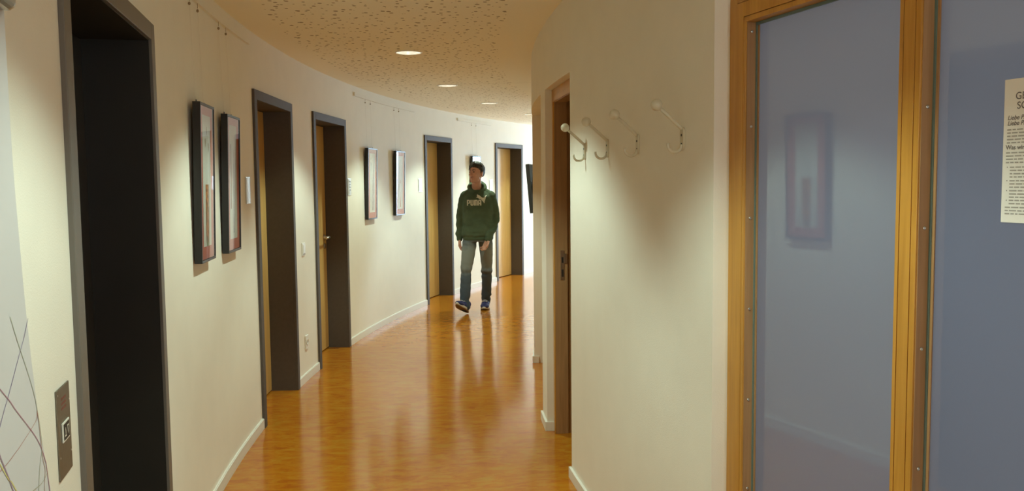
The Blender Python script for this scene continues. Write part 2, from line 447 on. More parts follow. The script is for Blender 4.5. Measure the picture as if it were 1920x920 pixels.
# notice on the second pane
nt_ = empty('paper_notice', part_pt(1.088, .0352) + Vector((0, 0, 1.451)), PRZ)
tag(nt_, 'white printed notice sheet stuck on the nearer glass pane', 'notice')
mb = MB(); mb.box(-.103, .103, -.0009, 0, 0, .287); mb.build('sheet', M_notice, nt_)
def text_part(body, size, x, z, m, parent, y=-.0013, shear=0, thick=.0, align='LEFT'):
    cu = bpy.data.curves.new('lettering', 'FONT'); cu.body = body; cu.size = size; cu.shear = shear; cu.offset = thick; cu.align_x = align
    o = bpy.data.objects.new('tmp', cu); COL.objects.link(o)
    g = bpy.context.evaluated_depsgraph_get(); me = bpy.data.meshes.new_from_object(o.evaluated_get(g))
    bpy.data.objects.remove(o)
    me.transform(Matrix.Translation((x, y, z)) @ Matrix.Rotation(PI/2, 4, 'X'))
    return me
lines = []
def nline(body, size, x, z, ink=0, shear=0, thick=0): lines.append((text_part(body, size, x, z, None, None, shear=shear, thick=thick), ink))
nline('GE', .020, -.077, .246, 0, 0, .0002); nline('SC', .020, -.073, .227, 0, 0, .0002)
nline('Liebe Pat', .0125, -.094, .206, 1, .25, .0002); nline('Liebe Pat', .0125, -.094, .195, 1, .25, .0002)
nline('Was wird', .0125, -.096, .147, 0, 0, .0003)
bmn = bmesh.new()
for me, ink in lines:
    for pl in me.polygons: pl.material_index = ink
    me.materials.clear(); bmn.from_mesh(me)
n0 = len(bmn.faces)
def bar(x, z, w, h, ink):
    f = bmn.faces.new([bmn.verts.new((px, -.0013, pz)) for px, pz in ((x, z), (x+w, z), (x+w, z+h), (x, z+h))]); f.material_index = ink
def para(x, z, n, w):
    for i in range(n):
        xx = x; wmax = w*(1 if i < n-1 else .55)
        while xx < x+wmax:
            l = rnd.uniform(.006, .018); bar(xx, z-i*.0065, min(l, x+wmax-xx), .0026, 1); xx += l+.0025
para(-.094, .185, 5, .18); para(-.095, .139, 4, .18)
for zb, n_ in ((.110, 4), (.083, 3), (.063, 3), (.0435, 2)):
    bar(-.092, zb+.0004, .002, .002, 0); para(-.085, zb, n_, .165)
para(-.094, .0295, 3, .17)
mm = bpy.data.meshes.new('lettering'); bmn.to_mesh(mm); bmn.free()
# lower half of the sheet
pr = link_mesh('lettering', mm, [M_ink, M_inklight], nt_)

# ------------------------------------------------------------------ door frames in the outer wall
def steel_door(k, name, label, lift=False, handle_far=False):
    a, c = LD[k]; w = half_w(a, c); root = on_left(name, (a+c)/2)
    tag(root, label, 'lift door' if lift else 'door', kind='structure')
    dep = .213 if lift else .175
    f = MB(); fw = FW; pr = -.024
    for s in (-1, 1):
        x0, x1 = sorted((s*w, s*(w-fw)))
        f.box(x0, x1, pr, -.006, 0, HD, .002)
        x0, x1 = sorted((s*(w-fw+.012), s*(w-fw)))
        f.box(x0, x1, -.006, dep+.05, 0, HD-fw)
    f.box(-w+fw, w-fw, pr, -.006, HD-fw, HD, .002)
    f.box(-w+fw, w-fw, -.006, dep+.05, HD-fw, HD-fw+.012)
    if lift:
        f2 = f.build('frame', M_liftframe, root)
        l = MB()
        for s in (-1, 1):
            x0, x1 = sorted((s*(w-fw-.0005), s*(w-fw-.004)))
            l.box(x0, x1, -.014, dep, .001, HD-fw-.001)
        l.box(-w+fw+.004, w-fw-.004, -.014, dep, HD-fw-.004, HD-fw-.0005)
        l.build('reveal_lining', M_lift, root)
        p = MB(); p.box(-w+fw+.004, .0, dep-.028, dep+.02, .012, HD-fw-.006, .002); p.build('sliding_panel', M_liftpanel, root)
        p = MB(); p.box(-.012, w-fw-.004, dep-.002, dep+.04, .012, HD-fw-.006, .002); p.build('sliding_panel', M_liftpanel, root)
        p = MB(); p.box(-w+fw+.004, w-fw-.004, -.01, dep+.03, .0005, .008); p.build('threshold', M_metal, root)
        return root
    f.build('frame', M_steel, root)
    iw = w-fw
    l = MB(); l.box(-iw+.003, iw-.003, dep, dep+.042, .009, HD-fw-.004, .0015)
    leaf = l.build('leaf', M_leaf, root)
    # lever handle with rose, and the lock rose below
    hx = (iw-.075) if handle_far else (-iw+.075); sgn = -1 if handle_far else 1
    h = MB(); h.lathe([(.026, 0), (.026, -.006), (.012, -.009), (.011, -.055)], 20, (hx, dep-.0005, 1.045), axis='y')
    h.tube([(hx, dep-.052, 1.045), (hx+sgn*.02, dep-.060, 1.045), (hx+sgn*.06, dep-.062, 1.045), (hx+sgn*.125, dep-.058, 1.043)], .0095, 12)
    h.build('handle', M_metal, leaf)
    h = MB(); h.lathe([(.026, 0), (.026, -.007), (.022, -.008)], 20, (hx, dep-.0005, .965), axis='y'); h.build('lock_rose', M_metal, leaf)
    return root
steel_door(0, 'door_1', 'dark recessed lift door in a grey frame, nearest door', True)
steel_door(1, 'door_2', 'beech door in grey steel frame beside the second picture')
steel_door(2, 'door_3', 'beech door in grey frame showing its lever handle', False, True)
steel_door(3, 'door_4', 'beech door in grey frame just left of the person')
steel_door(4, 'door_5', 'farthest beech door in grey frame, behind the person')

# ------------------------------------------------------------------ inner wall doorways
# recess 1: open beech door frame
pa, pb = PIER_HOOK[1], PIER_B[0]
wn = RI*math.sin(D((pb-pa)/2))
dr = on_right('door_6', (pa+pb)/2)
tag(dr, 'open beech doorway between coat hook wall and narrow wall strip', 'door', kind='structure')
f = MB(); yo = rec+.003
for s in (-1, 1):
    def bx(xa, xb, y0, y1, z0, z1, bv=.0015):
        x0, x1 = sorted((s*xa, s*xb)); f.box(x0, x1, y0, y1, z0, z1, bv)
    bx(wn-.001, wn-.045, yo, .12, 0, NZ-.002); bx(wn-.045, wn-.052, yo+.006, .12, 0, NZ-.046); bx(wn-.052, wn-.074, yo-.004, .12, 0, NZ-.052)
f.box(-wn+.045, wn-.045, yo, .12, NZ-.045, NZ-.002, .0015); f.box(-wn+.052, wn-.052, yo-.004, .12, NZ-.078, NZ-.046, .0015)
f.build('frame', M_wood, dr)
f = MB()
for s in (-1, 1):
    x0, x1 = sorted((s*(wn-.074), s*(wn-.078))); f.box(x0, x1, yo+.002, .125, 0, NZ-.078)
    x0, x1 = sorted((s*(wn-.060), s*(wn-.064))); f.box(x0, x1, .125, .165, 0, NZ-.07)
f.box(-wn+.074, wn-.074, yo+.002, .125, NZ-.082, NZ-.078)
f.build('jamb_lining', M_woodjamb, dr)
f = MB()
for s in (-1, 1):
    x0, x1 = sorted((s*wn, s*(wn-.062))); f.box(x0, x1, .166, .262, 0, NZ-.002)
f.box(-wn, wn, .166, .262, NZ-.07, NZ-.002)
f.build('inner_reveal', M_mauve, dr)
f = MB(); xs = -(wn-.078)
f.box(xs, xs+.0018, .082, .106, .945, 1.125, .0006); f.box(xs, xs+.003, .104, .122, 1.045, 1.105, .0008)
sp = f.build('strike_plate', M_metal, dr)
f = MB(); f.box(xs+.0014, xs+.0024, .088, .100, .965, 1.01); f.box(xs+.0014, xs+.0024, .088, .100, 1.05, 1.085); f.build('latch_hole', M_dark, sp)
# the leaf stands open into the side room
f = MB(); f.box(wn-.12, wn-.078, .17, .95, .009, NZ-.085, .0015); f.build('leaf', M_leaf, dr)
# recess 2: closed double door further on
pa2, pb2 = PIER_B[1], PH_C
wn2 = RI*math.sin(D((pb2-pa2)/2))
d7 = on_right('door_7', (pa2+pb2)/2)
tag(d7, 'closed beech double door in the second recess', 'door', kind='structure')
f = MB(); yo = .19
for s in (-1, 1):
    x0, x1 = sorted((s*(wn2-.001), s*(wn2-.07))); f.box(x0, x1, yo, .28, 0, NZ-.002, .002)
f.box(-wn2+.07, wn2-.07, yo, .28, NZ-.07, NZ-.002, .002); f.build('frame', M_wood, d7)
for s in (-1, 1):
    x0, x1 = sorted((s*.002, s*(wn2-.072))); f = MB(); f.box(x0, x1, yo+.03, yo+.07, .009, NZ-.073, .002); lf = f.build('leaf', M_leaf, d7)
    f = MB(); f.lathe([(.025, 0), (.025, -.006), (.011, -.009), (.010, -.05)], 16, (s*.06, yo+.0305, 1.045), axis='y')
    f.tube([(s*.06, yo-.018, 1.045), (s*.09, yo-.026, 1.045), (s*.18, yo-.024, 1.043)], .009, 10); f.build('handle', M_metal, lf)

# side rooms behind the inner wall, and the ends of the corridor
mb = MB(); mb.arcbox(-26, 12, RI-3.1, RI-3.0, 0, HC); tag(mb.build('wall_room', M_mauve), 'back wall of the side room behind the open doorway', 'wall', kind='structure')
for ph in (-9.5, -2.6):
    mb = MB(); mb.arcbox(ph-.2, ph+.2, RI-3.0, RI-DEEP-.001, 0, HC); tag(mb.build('wall_room', M_mauve), 'side wall of the room behind the open doorway, %s side' % ('near' if ph < -5 else 'far'), 'wall', kind='structure')

def end_window(name, ph, R0, R1, z0, z1, label, energy, col, sgn, n_mull=2):
    """wall with a daylight window across the corridor"""
    wlab = 'end wall around the window ' + ('far along the bend' if sgn < 0 else 'behind the viewer')
    d = .2/RM*180/PI
    a, c = (ph, ph+d) if sgn < 0 else (ph-d, ph)
    mb = MB()
    mb.arcbox(a, c, RI-.3, R0, 0, HC); mb.arcbox(a, c, R1, RL+.3, 0, HC); mb.arcbox(a, c, R0, R1, 0, z0); mb.arcbox(a, c, R0, R1, z1, HC)
    tag(mb.build('wall_end', M_wall), wlab, 'wall', kind='structure')
    p = pol((R0+R1)/2, ph); w = (R1-R0)/2
    r = empty(name, (p.x, p.y, 0), D(-ph) if sgn < 0 else D(180-ph))
    tag(r, label, 'window', kind='structure')
    f = MB(); t = .05
    f.box(-w, w, .06, .12, z0, z0+t); f.box(-w, w, .06, .12, z1-t, z1); f.box(-w, -w+t, .06, .12, z0, z1); f.box(w-t, w, .06, .12, z0, z1)
    for i in range(1, n_mull): x = -w+2*w*i/n_mull; f.box(x-.025, x+.025, .06, .12, z0, z1)
    f.build('window_frame', M_trim, r)
    f = MB(); f.box(-w+t, w-t, .085, .089, z0+t, z1-t); f.build('window_glass', M_glass, r)
    li = bpy.data.lights.new('daylight', 'AREA'); li.shape = 'RECTANGLE'; li.size = 2*w; li.size_y = z1-z0; li.energy = energy; li.color = col
    lo = bpy.data.objects.new('daylight', li); COL.objects.link(lo); lo.parent = r; lo.location = (0, .3, (z0+z1)/2); lo.rotation_euler = (D(-90), 0, 0)
    return r
end_window('window_2', PH1, RI+.1, RL-.55, .1, 2.4, 'tall daylight window at the far end of the corridor', 400, (.53, .77, 1), -1)
end_window('window_3', PH0, RI+.3, RL-.3, .8, 2.35, 'daylight window behind the viewer', 36, (.94, 1, 1), 1)

# daylight window of the room behind the glazed partition
wr = empty('window_4', part_pt(.85, 2.75), PRZ); tag(wr, 'daylight window in the room behind the glazed partition', 'window', kind='structure')
f = MB()
f.box(-1.2, 1.2, .0, .06, .85, .92); f.box(-1.2, 1.2, .0, .06, 2.2, 2.27); f.box(-1.2, -1.13, .0, .06, .92, 2.2); f.box(1.13, 1.2, .0, .06, .92, 2.2); f.box(-.03, .03, .0, .06, .92, 2.2)
f.build('window_frame', M_trim, wr)
f = MB(); f.box(-1.13, 1.13, .028, .032, .92, 2.2); f.build('window_glass', M_glass, wr)
li = bpy.data.lights.new('daylight', 'AREA'); li.shape = 'RECTANGLE'; li.size = 2.3; li.size_y = 1.3; li.energy = 17; li.color = (.92, .96, 1)
lo = bpy.data.objects.new('daylight', li); COL.objects.link(lo); lo.parent = wr; lo.location = (0, .12, 1.55); lo.rotation_euler = (D(-90), 0, 0)

# ------------------------------------------------------------------ ceiling downlights
def downlight(ph, label):
    p = pol(RM, ph); r = empty('ceiling_downlight', (p.x, p.y, HC), D(90-ph))
    tag(r, label, 'ceiling light', 'round recessed downlights along the ceiling')
    mb = MB(); mb.lathe([(.0875, .002), (.0875, -.004), (.0895, -.0065), (.094, -.0065), (.0985, -.003), (.099, -.0003), (.0880, -.0003)], 40, closed=True); mb.build('trim_ring', M_trim, r)
    mb = MB(); mb.lathe([(.0868, -.002), (.082, .03), (.070, .07), (.052, .10)], 40); 
    for f in [f for f in mb.bm.faces if len(f.verts) > 4]: mb.bm.faces.remove(f)
    mb.build('reflector', M_reflector, r)
    mb = MB(); mb.lathe([(.0515, .1015), (.045, .088), (.02, .083), (.0005, .082)], 32); mb.build('lamp', M_lamp, r)
    li = bpy.data.lights.new('lamp_light', 'SPOT'); li.energy = LAMP_W; li.color = LAMP_C; li.spot_size = D(108); li.spot_blend = .42; li.shadow_soft_size = .03
    lo = bpy.data.objects.new('lamp_light', li); COL.objects.link(lo); lo.parent = r; lo.location = (0, 0, .0)
    return r
LAMP_W, LAMP_C = 74, (.95, 1.215, 1.0)
DLAB = {-.58: 'nearest round downlight in view, above the second door', 7.0: 'second round downlight in view, just past the ceiling seam',
        13.9: 'third round downlight in view, above the walking person', 20.4: 'farthest round downlight, half hidden by the inner wall',
        -8.35: 'round downlight above the first coat hook and nearest picture', -16.6: 'round downlight overhead beside the glazed partition',
        26.9: 'round downlight beyond the farthest door round the bend', -24.2: 'round downlight behind the viewer'}
for ph in LAMPS: downlight(ph, DLAB[ph])

# ------------------------------------------------------------------ pictures
M_art1 = mat('vase_print_orange', (.40, .17, .05), .8, noise_amt=.55, noise_scale=45)
M_art2 = mat('leaf_print_olive', (.22, .16, .05), .8)
M_art3 = mat('bar_print_brown', (.22, .07, .045), .8, noise_amt=.3, noise_scale=30)
M_art4 = mat('grey_sketch', (.36, .34, .34), .8, noise_amt=.25, noise_scale=25)
M_art5 = mat('green_print', (.22, .24, .06), .8, noise_amt=.3, noise_scale=40)
def picture(ph, z0, label, art, w=.312, h=.722, tilt=1.3):
    r = on_left('framed_picture', ph, z0, .006)
    tag(r, label, 'picture', 'framed pictures along the curved wall'); r.rotation_euler.x = 0
    r.rotation_euler = (D(tilt), 0, D(90-ph)); dp = .034; fw = .0125
    f = MB()
    f.box(-w/2, -w/2+fw, -dp, 0, 0, h, .0012); f.box(w/2-fw, w/2, -dp, 0, 0, h, .0012)
    f.box(-w/2+fw, w/2-fw, -dp, 0, 0, fw, .0012); f.box(-w/2+fw, w/2-fw, -dp, 0, h-fw, h, .0012)
    f.box(-w/2+.004, w/2-.004, -.006, -.001, .004, h-.004)
    f.build('frame', M_black, r)
    iw, ih = w-2*fw, h-2*fw
    f = MB(); f.box(-iw/2, iw/2, -.0265, -.006, fw, h-fw); f.build('mount_card', M_mat, r)
    pw, phh = .172, .60; pz = .07
    f = MB(); f.box(-pw/2, pw/2, -.0275, -.0265, pz, pz+phh)
    Y = -.0280
    def poly(pts, slot):
        f.slot = slot; f.quad([(x, Y, pz+z) for x, z in pts])
    def leafshape(x, z, s, slot, rot=0):
        f.slot = slot
        pts = [(x + s*.35*math.sin(2*PI*k/14)*math.sin(PI*k/14)**0.6, Y, pz+z + s*(-math.cos(2*PI*k/14))) for k in range(14)]
        f.quad(pts)
    if art == 1:
        poly([(-.026, .015), (.020, .015), (.026, .06), (.034, .285), (-.034, .285), (-.030, .06)], 1)
        poly([(-.02, .0), (.014, .0), (.02, .05), (-.026, .05)], 3)
        poly([(-.03, .10), (.005, .11), (.012, .19), (-.028, .17)], 3)
        leafshape(-.030, .475, .022, 2); leafshape(0, .53, .022, 2); leafshape(.036, .455, .024, 2)
    elif art == 2:
        poly([(-.070, .16), (-.052, .16), (-.048, .50), (-.068, .50)], 4)
        poly([(-.01, .03), (.006, .03), (.02, .35), (.0, .52), (-.006, .35)], 5)
        leafshape(.02, .53, .016, 5)
    elif art == 3:
        poly([(-.06, .05), (-.045, .05), (-.035, .5), (-.055, .52)], 5)
        poly([(-.02, .02), (.06, .02), (.07, .30), (.03, .55), (.0, .32)], 5)
        leafshape(-.05, .545, .015, 2)
    elif art == 4:
        poly([(-.020, .02), (.022, .02), (.014, .12), (.004, .22), (-.006, .12)], 1)
        poly([(-.008, .29), (.008, .29), (.011, .315), (0, .34), (-.011, .315)], 1)
        leafshape(.02, .55, .013, 2)
    else:
        poly([(-.05, .4), (.05, .4), (.055, .55), (-.055, .55)], 4)
        poly([(-.03, .04), (.03, .04), (.02, .33), (-.02, .33)], 1)
    f.build('artwork', [M_paper, M_art1, M_art2, M_art5, M_art3, M_art4], r)
    f = MB(); f.box(-iw/2+.0005, iw/2-.0005, -.0315, -.0300, fw+.0005, h-fw-.0005); f.build('glass', M_glass, r)
    for s in (-1, 1):
        f = MB(); f.box(s*.085-.007, s*.085+.007, -.004, -.001, h-.004, h+.014, .001); f.build('hanger', M_black, r)
    return r
PICS = [(-8.25, 1.190, 'nearest framed picture, patterned column under three leaf drops', 1), (-6.165, 1.185, 'framed picture with a dark vertical bar, left of the second door', 2),
        (7.90, 1.172, 'framed picture nearer of the pair between the two middle doors', 3), (11.16, 1.174, 'framed picture farther of the pair between the two middle doors', 4),
        (20.43, 1.185, 'framed picture partly hidden behind the person', 5)]
for p in PICS: picture(*p)

# ------------------------------------------------------------------ hanging rails with wires
def rail(p0, p1, hooks, label):
    m = (p0+p1)/2; r = on_left('picture_rail', m, 2.383)
    tag(r, label, 'picture rail', 'white picture rails under the ceiling')
    inv = (Matrix.Translation(r.location) @ Matrix.Rotation(D(90-m), 4, 'Z')).inverted()
    mb = MB(); mb.arcbox(p0, p1, RL-.014, RL-.0005, 2.383, 2.417); mb.arcbox(p0, p1, RL-.018, RL-.0145, 2.383, 2.388)
    bmesh.ops.transform(mb.bm, matrix=inv, verts=mb.bm.verts); mb.build('rail_strip', M_wall, r)
    for ph, zt, pc in hooks:
        a = pol(RL-.011, ph); bq = pol(RL-.022, pc)
        mb = MB(); mb.tube([(a.x, a.y, 2.385), (a.x, a.y, 2.36)], .0012, 6); mb.ball((a.x, a.y, 2.349), .006, 10, (1, 1, 1.3))
        bmesh.ops.transform(mb.bm, matrix=inv, verts=mb.bm.verts); mb.build('rail_hook', M_hookm, r)
        mb = MB(); mb.tube([(a.x, a.y, 2.345), (bq.x, bq.y, zt)], .00045, 6)
        bmesh.ops.transform(mb.bm, matrix=inv, verts=mb.bm.verts); mb.build('wire', M_wire, r)
    return r
def hk(ph, z0, dz=.733): o_ = math.degrees(.085/RL); return [(ph-o_, z0+dz, ph-o_), (ph+o_, z0+dz, ph+o_)]
rail(-10.3, -3.96, hk(*PICS[0][:2]) + hk(*PICS[1][:2]), 'white picture rail above the two nearest pictures')
rail(6.45, 13.3, hk(*PICS[2][:2]) + hk(*PICS[3][:2]), 'white picture rail above the middle pair of pictures')
rail(18.5, 22.6, hk(*PICS[4][:2]), 'white picture rail above the picture behind the person')

# ------------------------------------------------------------------ room signs, switch, socket, lift call panel
def room_sign(ph, z, label, rows):
    r = on_left('room_sign', ph, z); tag(r, label, 'sign', 'small silver room signs beside the doors')
    w, h = .055, .075
    mb = MB(); n = 10; pr = [(-w + 2*w*i/n, -.006-.007*(1-(2*i/n-1)**2)) for i in range(n+1)]
    mb.prism([(x, y) for x, y in pr] + [(w, -.0006), (-w, -.0006)], -h, h); mb.build('plate', M_sign, r)
    for z_ in (h, -h-.004): mb = MB(); mb.box(-w-.0015, w+.0015, -.0065, -.0006, z_, z_+.004); mb.build('end_cap', M_metal, r)
    for k in range(rows):
        mb = MB(); zz = .045-.026*k; wd = .03-.004*(k % 3)
        mb.box(-.02, -.02+wd, -.0139, -.0125, zz, zz+.007); mb.build('lettering', M_signtext, r)
room_sign(-4.36, 1.507, 'silver room sign just left of the second door', 0)
room_sign(5.72, 1.507, 'silver room sign with dark lettering beside the lever handle door', 4)
room_sign(13.86, 1.507, 'silver room sign left of the door beside the person', 0)
room_sign(22.53, 1.49, 'silver room sign left of the farthest door', 0)

r = on_left('light_switch', .66, 1.035); tag(r, 'white double light switch on the wall between the second and third door', 'light switch')
mb = MB(); mb.box(-.042, .042, -.010, -.0006, -.05, .05, .003); mb.build('plate', M_white, r)
for z0, z1 in ((-.028, .034),):
    for s in (-1, 1):
        x0, x1 = sorted((s*.001, s*.031)); mb = MB(); mb.box(x0, x1, -.0135, -.0102, z0, z1, .0015); mb.build('rocker', M_white, r)
mb = MB(); mb.box(-.032, .032, -.0115, -.0102, -.043, -.034); mb.build('indicator', M_inklight, r)
r = on_left('wall_socket', .74, .302); tag(r, 'white wall socket low on the wall below the light switch', 'socket')
mb = MB(); mb.box(-.042, .042, -.010, -.0006, -.055, .055, .003); mb.build('plate', M_white, r)
mb = MB(); mb.lathe([(.026, -.0102), (.026, -.014), (.021, -.014), (.0195, -.0108), (.0002, -.0106)], 24, (0, 0, 0), axis='y'); rim = mb.build('socket_cup', M_white, r)
for s in (-1, 1):
    mb = MB(); mb.lathe([(.003, -.0104), (.003, -.0117)], 12, (s*.0095, 0, 0), axis='y'); mb.build('pin_hole', M_whitedark, rim)

M_red = mat('panel_red_lettering', (.22, .075, .055), .6)
r = on_left('lift_call_panel', -15.31, .996); tag(r, 'bronze lift call panel with a white-outlined arrow button', 'call panel')
mb = MB(); mb.box(-.058, .058, -.004, -.0006, -.101, .101, .001); mb.build('plate', M_plate, r)
mb = MB(); mb.slot = 0; mb.box(-.030, .030, -.0075, -.0042, -.022, .022, .0008)
mb.slot = 1; mb.box(-.025, .025, -.0082, -.0074, -.018, .018)
mb.slot = 0
for tri in (((-.020, -.011), (-.003, -.011), (-.0115, .011)), ((.003, .011), (.020, .011), (.0115, -.011))):
    cxx = sum(p[0] for p in tri)/3; czz = sum(p[1] for p in tri)/3
    for i in range(3):
        p, q_ = Vector(tri[i]), Vector(tri[(i+1) % 3]); c_ = Vector((cxx, czz)); k = .42
        pi, qi = p+(c_-p)*k, q_+(c_-q_)*k
        mb.quad([(p.x, -.0085, p.y), (q_.x, -.0085, q_.y), (qi.x, -.0085, qi.y), (pi.x, -.0085, pi.y)])
M_btn = mat('button_white', (.80, .80, .74), .4)
mb.build('call_button', [M_btn, M_dark], r)
mb = MB()
for k in range(3):
    x = -.022
    for wd in (.008, .012, .006, .010): mb.box(x, x+wd, -.0046, -.0041, .072-.011*k, .0775-.011*k); x += wd+.0025
mb.build('lettering', M_red, r)
for x, z in ((-.05, .09), (.05, .06), (.05, -.06), (-.05, -.05)):
    mb = MB(); mb.lathe([(.0025, -.0042), (.002, -.0052)], 10, (x, 0, z), axis='y'); mb.build('screw', M_metal, r)

# ------------------------------------------------------------------ display banner leaning on the wall at the near end
PB = -17.0
dv = Vector((math.sin(D(PB)), math.cos(D(PB)), 0)); nb = Vector((math.cos(D(PB)), -math.sin(D(PB)), 0))
EB = Vector((-.80, 1.36, 0))
def boff(z):
    if z > 1.68: return 0.0
    if z > 1.035: return .036*((1.68-z)/.645)**2
    return .036 + .1116*(1.035-z)
ban = empty('display_banner', EB + nb*.09, D(90-PB))
tag(ban, 'white display banner printed with thin coloured curves beside the lift', 'banner')
def bpt(t, z, d=0): return Vector((t, .09-boff(z)-d, z))      # local: x along the wall, y into it
def bedge(z): return .045 - .02*max(0, min(1, (1.45-z)/.3))
mb = MB(); ZB = [.06 + (1.835-.06)*i/40 for i in range(41)]; TB = [-.85 + .1*i for i in range(9)]
g = [[mb.bm.verts.new(bpt(t + ((bedge(z)+.05) if i == 8 else 0), z)) for i, t in enumerate(TB)] for z in ZB]
for j in range(40):
    for i in range(8): mb.bm.faces.new((g[j][i], g[j][i+1], g[j+1][i+1], g[j+1][i]))
gk = [[mb.bm.verts.new(v.co + Vector((0, .0012, 0))) for v in row] for row in g]
for j in range(40):
    for i in range(8): mb.bm.faces.new((gk[j+1][i], gk[j+1][i+1], gk[j][i+1], gk[j][i]))
    for i, k_ in ((0, 0), (8, 8)): mb.bm.faces.new((g[j][i], g[j+1][i], gk[j+1][i], gk[j][i]))
for i in range(8):
    for j in (0, 40): mb.bm.faces.new((g[j][i], g[j][i+1], gk[j][i+1], gk[j][i]))
CURVES = {1: [(0.0424, 1.3273), (0.007, 1.3035), (-0.0294, 1.2849), (-0.0822, 1.257), (-0.1274, 1.234), (-0.1694, 1.2138), (-.35, 1.12)],
 2: [(-.06, 1.345), (-0.0329, 1.2976), (-0.0128, 1.2653), (0.0049, 1.2344), (0.0174, 1.2067), (0.0225, 1.1793), (0.0225, 1.1456), (0.0143, 1.1157), (-0.0171, 1.0924), (-0.0455, 1.0631), (-.2, .9)],
 3: [(-.3, 1.35), (-0.1384, 1.2406), (-0.0943, 1.206), (-0.033, 1.1597), (-0.0034, 1.1336), (0.0129, 1.1125), (0.0214, 1.0907), (0.0219, 1.074), (0, .95)],
 4: [(0.0211, 1.1768), (0.0095, 1.1654), (-0.033, 1.1597), (-0.076, 1.1558), (-0.1256, 1.1524), (-0.2124, 1.1508), (-.4, 1.16)],
 5: [(0.0216, 1.071), (-0.0202, 1.0676), (-0.0763, 1.0741), (-0.1406, 1.0805), (-.4, 1.15)],
 6: [(-.3, 1.25), (-0.2171, 1.166), (-0.2084, 1.1579), (-0.1837, 1.1295), (-0.1567, 1.1026), (-.05, .95)],
 7: [(-.22, 1.21), (-0.2081, 1.1823), (-0.2029, 1.1676), (-0.1821, 1.1321), (-0.1712, 1.1077), (-.12, 1.0)],
 8: [(0.0211, 1.1728), (0.0192, 1.1548), (0.0096, 1.0982), (0.0114, 1.0795), (-0.0132, 1.0517), (-.06, .95)]}
def catmull(pts, n=6):
    P = [pts[0]] + pts + [pts[-1]]; out = []
    for i in range(1, len(P)-2):
        for k in range(n):
            t = k/n; a, b_, c, d = P[i-1], P[i], P[i+1], P[i+2]
            out.append(tuple(.5*((2*b_[j]) + (-a[j]+c[j])*t + (2*a[j]-5*b_[j]+4*c[j]-d[j])*t*t + (-a[j]+3*b_[j]-3*c[j]+d[j])*t**3) for j in range(2)))
    return out + [pts[-1]]
for sl, cpts in CURVES.items():
    c = catmull(cpts); hw = .0011
    for (t0, z0), (t1, z1) in zip(c, c[1:]):
        d = Vector((t1-t0, z1-z0)); 
        if d.length < 1e-6: continue
        # lines read as thin strokes; wider along the wall because the sheet is seen edge-on
        n_ = Vector((-d.y, d.x)).normalized(); w_ = Vector((n_.x*.0015, n_.y*.00055))
        f = mb.bm.faces.new([mb.bm.verts.new(bpt(t, z, .0006 + .00004*sl)) for t, z in ((t0-w_.x, z0-w_.y), (t1-w_.x, z1-w_.y), (t1+w_.x, z1+w_.y), (t0+w_.x, z0+w_.y))]); f.material_index = sl
LM = [line_mat('line_'+n_, c_) for n_, c_ in (('purple', (.20, .15, .30)), ('sage', (.42, .44, .36)), ('plum', (.36, .16, .22)), ('brown', (.40, .20, .16)), ('olive', (.36, .34, .24)), ('yellow', (.60, .52, .14)), ('mauve', (.30, .17, .26)), ('rose', (.46, .32, .28)))]
mb.build('printed_sheet', [M_banner]+LM, ban)
mb = MB(); mb.tube([(-.86, .082, 1.842), (.02, .082, 1.838)], .015, 16); mb.ball((.02, .082, 1.838), .0155, 14); mb.build('top_rail', M_metal, ban)
mb = MB(); mb.box(-.86, .03, -.09, .05, .001, .065, .012); mb.build('base_cassette', M_metal, ban)

# ------------------------------------------------------------------ coat hooks
def coat_hook(ph, label):
    r = on_right('coat_hook', ph, 1.60); tag(r, label, 'coat hook', 'cream coat hooks in a row on the wall')
    mb = MB(); n = 12
    pts = [(.0125*math.cos(a), .0125*math.sin(a)+.106) for a in [PI*i/n for i in range(n+1)]] + [(.0125*math.cos(a), .0125*math.sin(a)+.054) for a in [PI+PI*i/n for i in range(n+1)]]
    fr = [mb.bm.verts.new((x, -.007, z)) for x, z in pts]; bk = [mb.bm.verts.new((x, -.0005, z)) for x, z in pts]
    mb.bm.faces.new(fr); mb.bm.faces.new(list(reversed(bk)))
    for i in range(len(pts)): j = (i+1) % len(pts); mb.bm.faces.new((fr[i], fr[j], bk[j], bk[i]))
    mb.build('back_plate', M_cream, r)
    mb = MB(); mb.tube([(0, -.006, .112), (0, -.012, .118), (0, -.05, .152), (0, -.092, .187)], .0062, 12); mb.build('peg', M_cream, r)
    mb = MB(); mb.ball((0, -.096, .191), .0198, 28); mb.build('ball_end', M_cream, r)
    mb = MB(); c = [(0, -.031+.025*math.cos(a_), .061-.025*math.sin(a_)) for a_ in [PI*1.06*i/14 for i in range(15)]]
    mb.tube(c, .006, 12, rs=[.006-.0014*i/14 for i in range(15)]); mb.build('lower_hook', M_cream, r)
    for z in (.092, .062):
        mb = MB(); mb.lathe([(.0042, -.0068), (.0042, -.0080), (.0015, -.0083)], 12, (0, 0, z), axis='y'); mb.build('screw', M_dark, r)
for ph, lab in ((-8.955, 'cream ball-ended coat hook nearest the open doorway, brightly lit'), (-10.388, 'cream ball-ended coat hook, second from the open doorway'),
                (-11.81, 'cream ball-ended coat hook, third from the open doorway'), (-13.345, 'cream ball-ended coat hook nearest the glazed partition')):
    coat_hook(ph, lab)

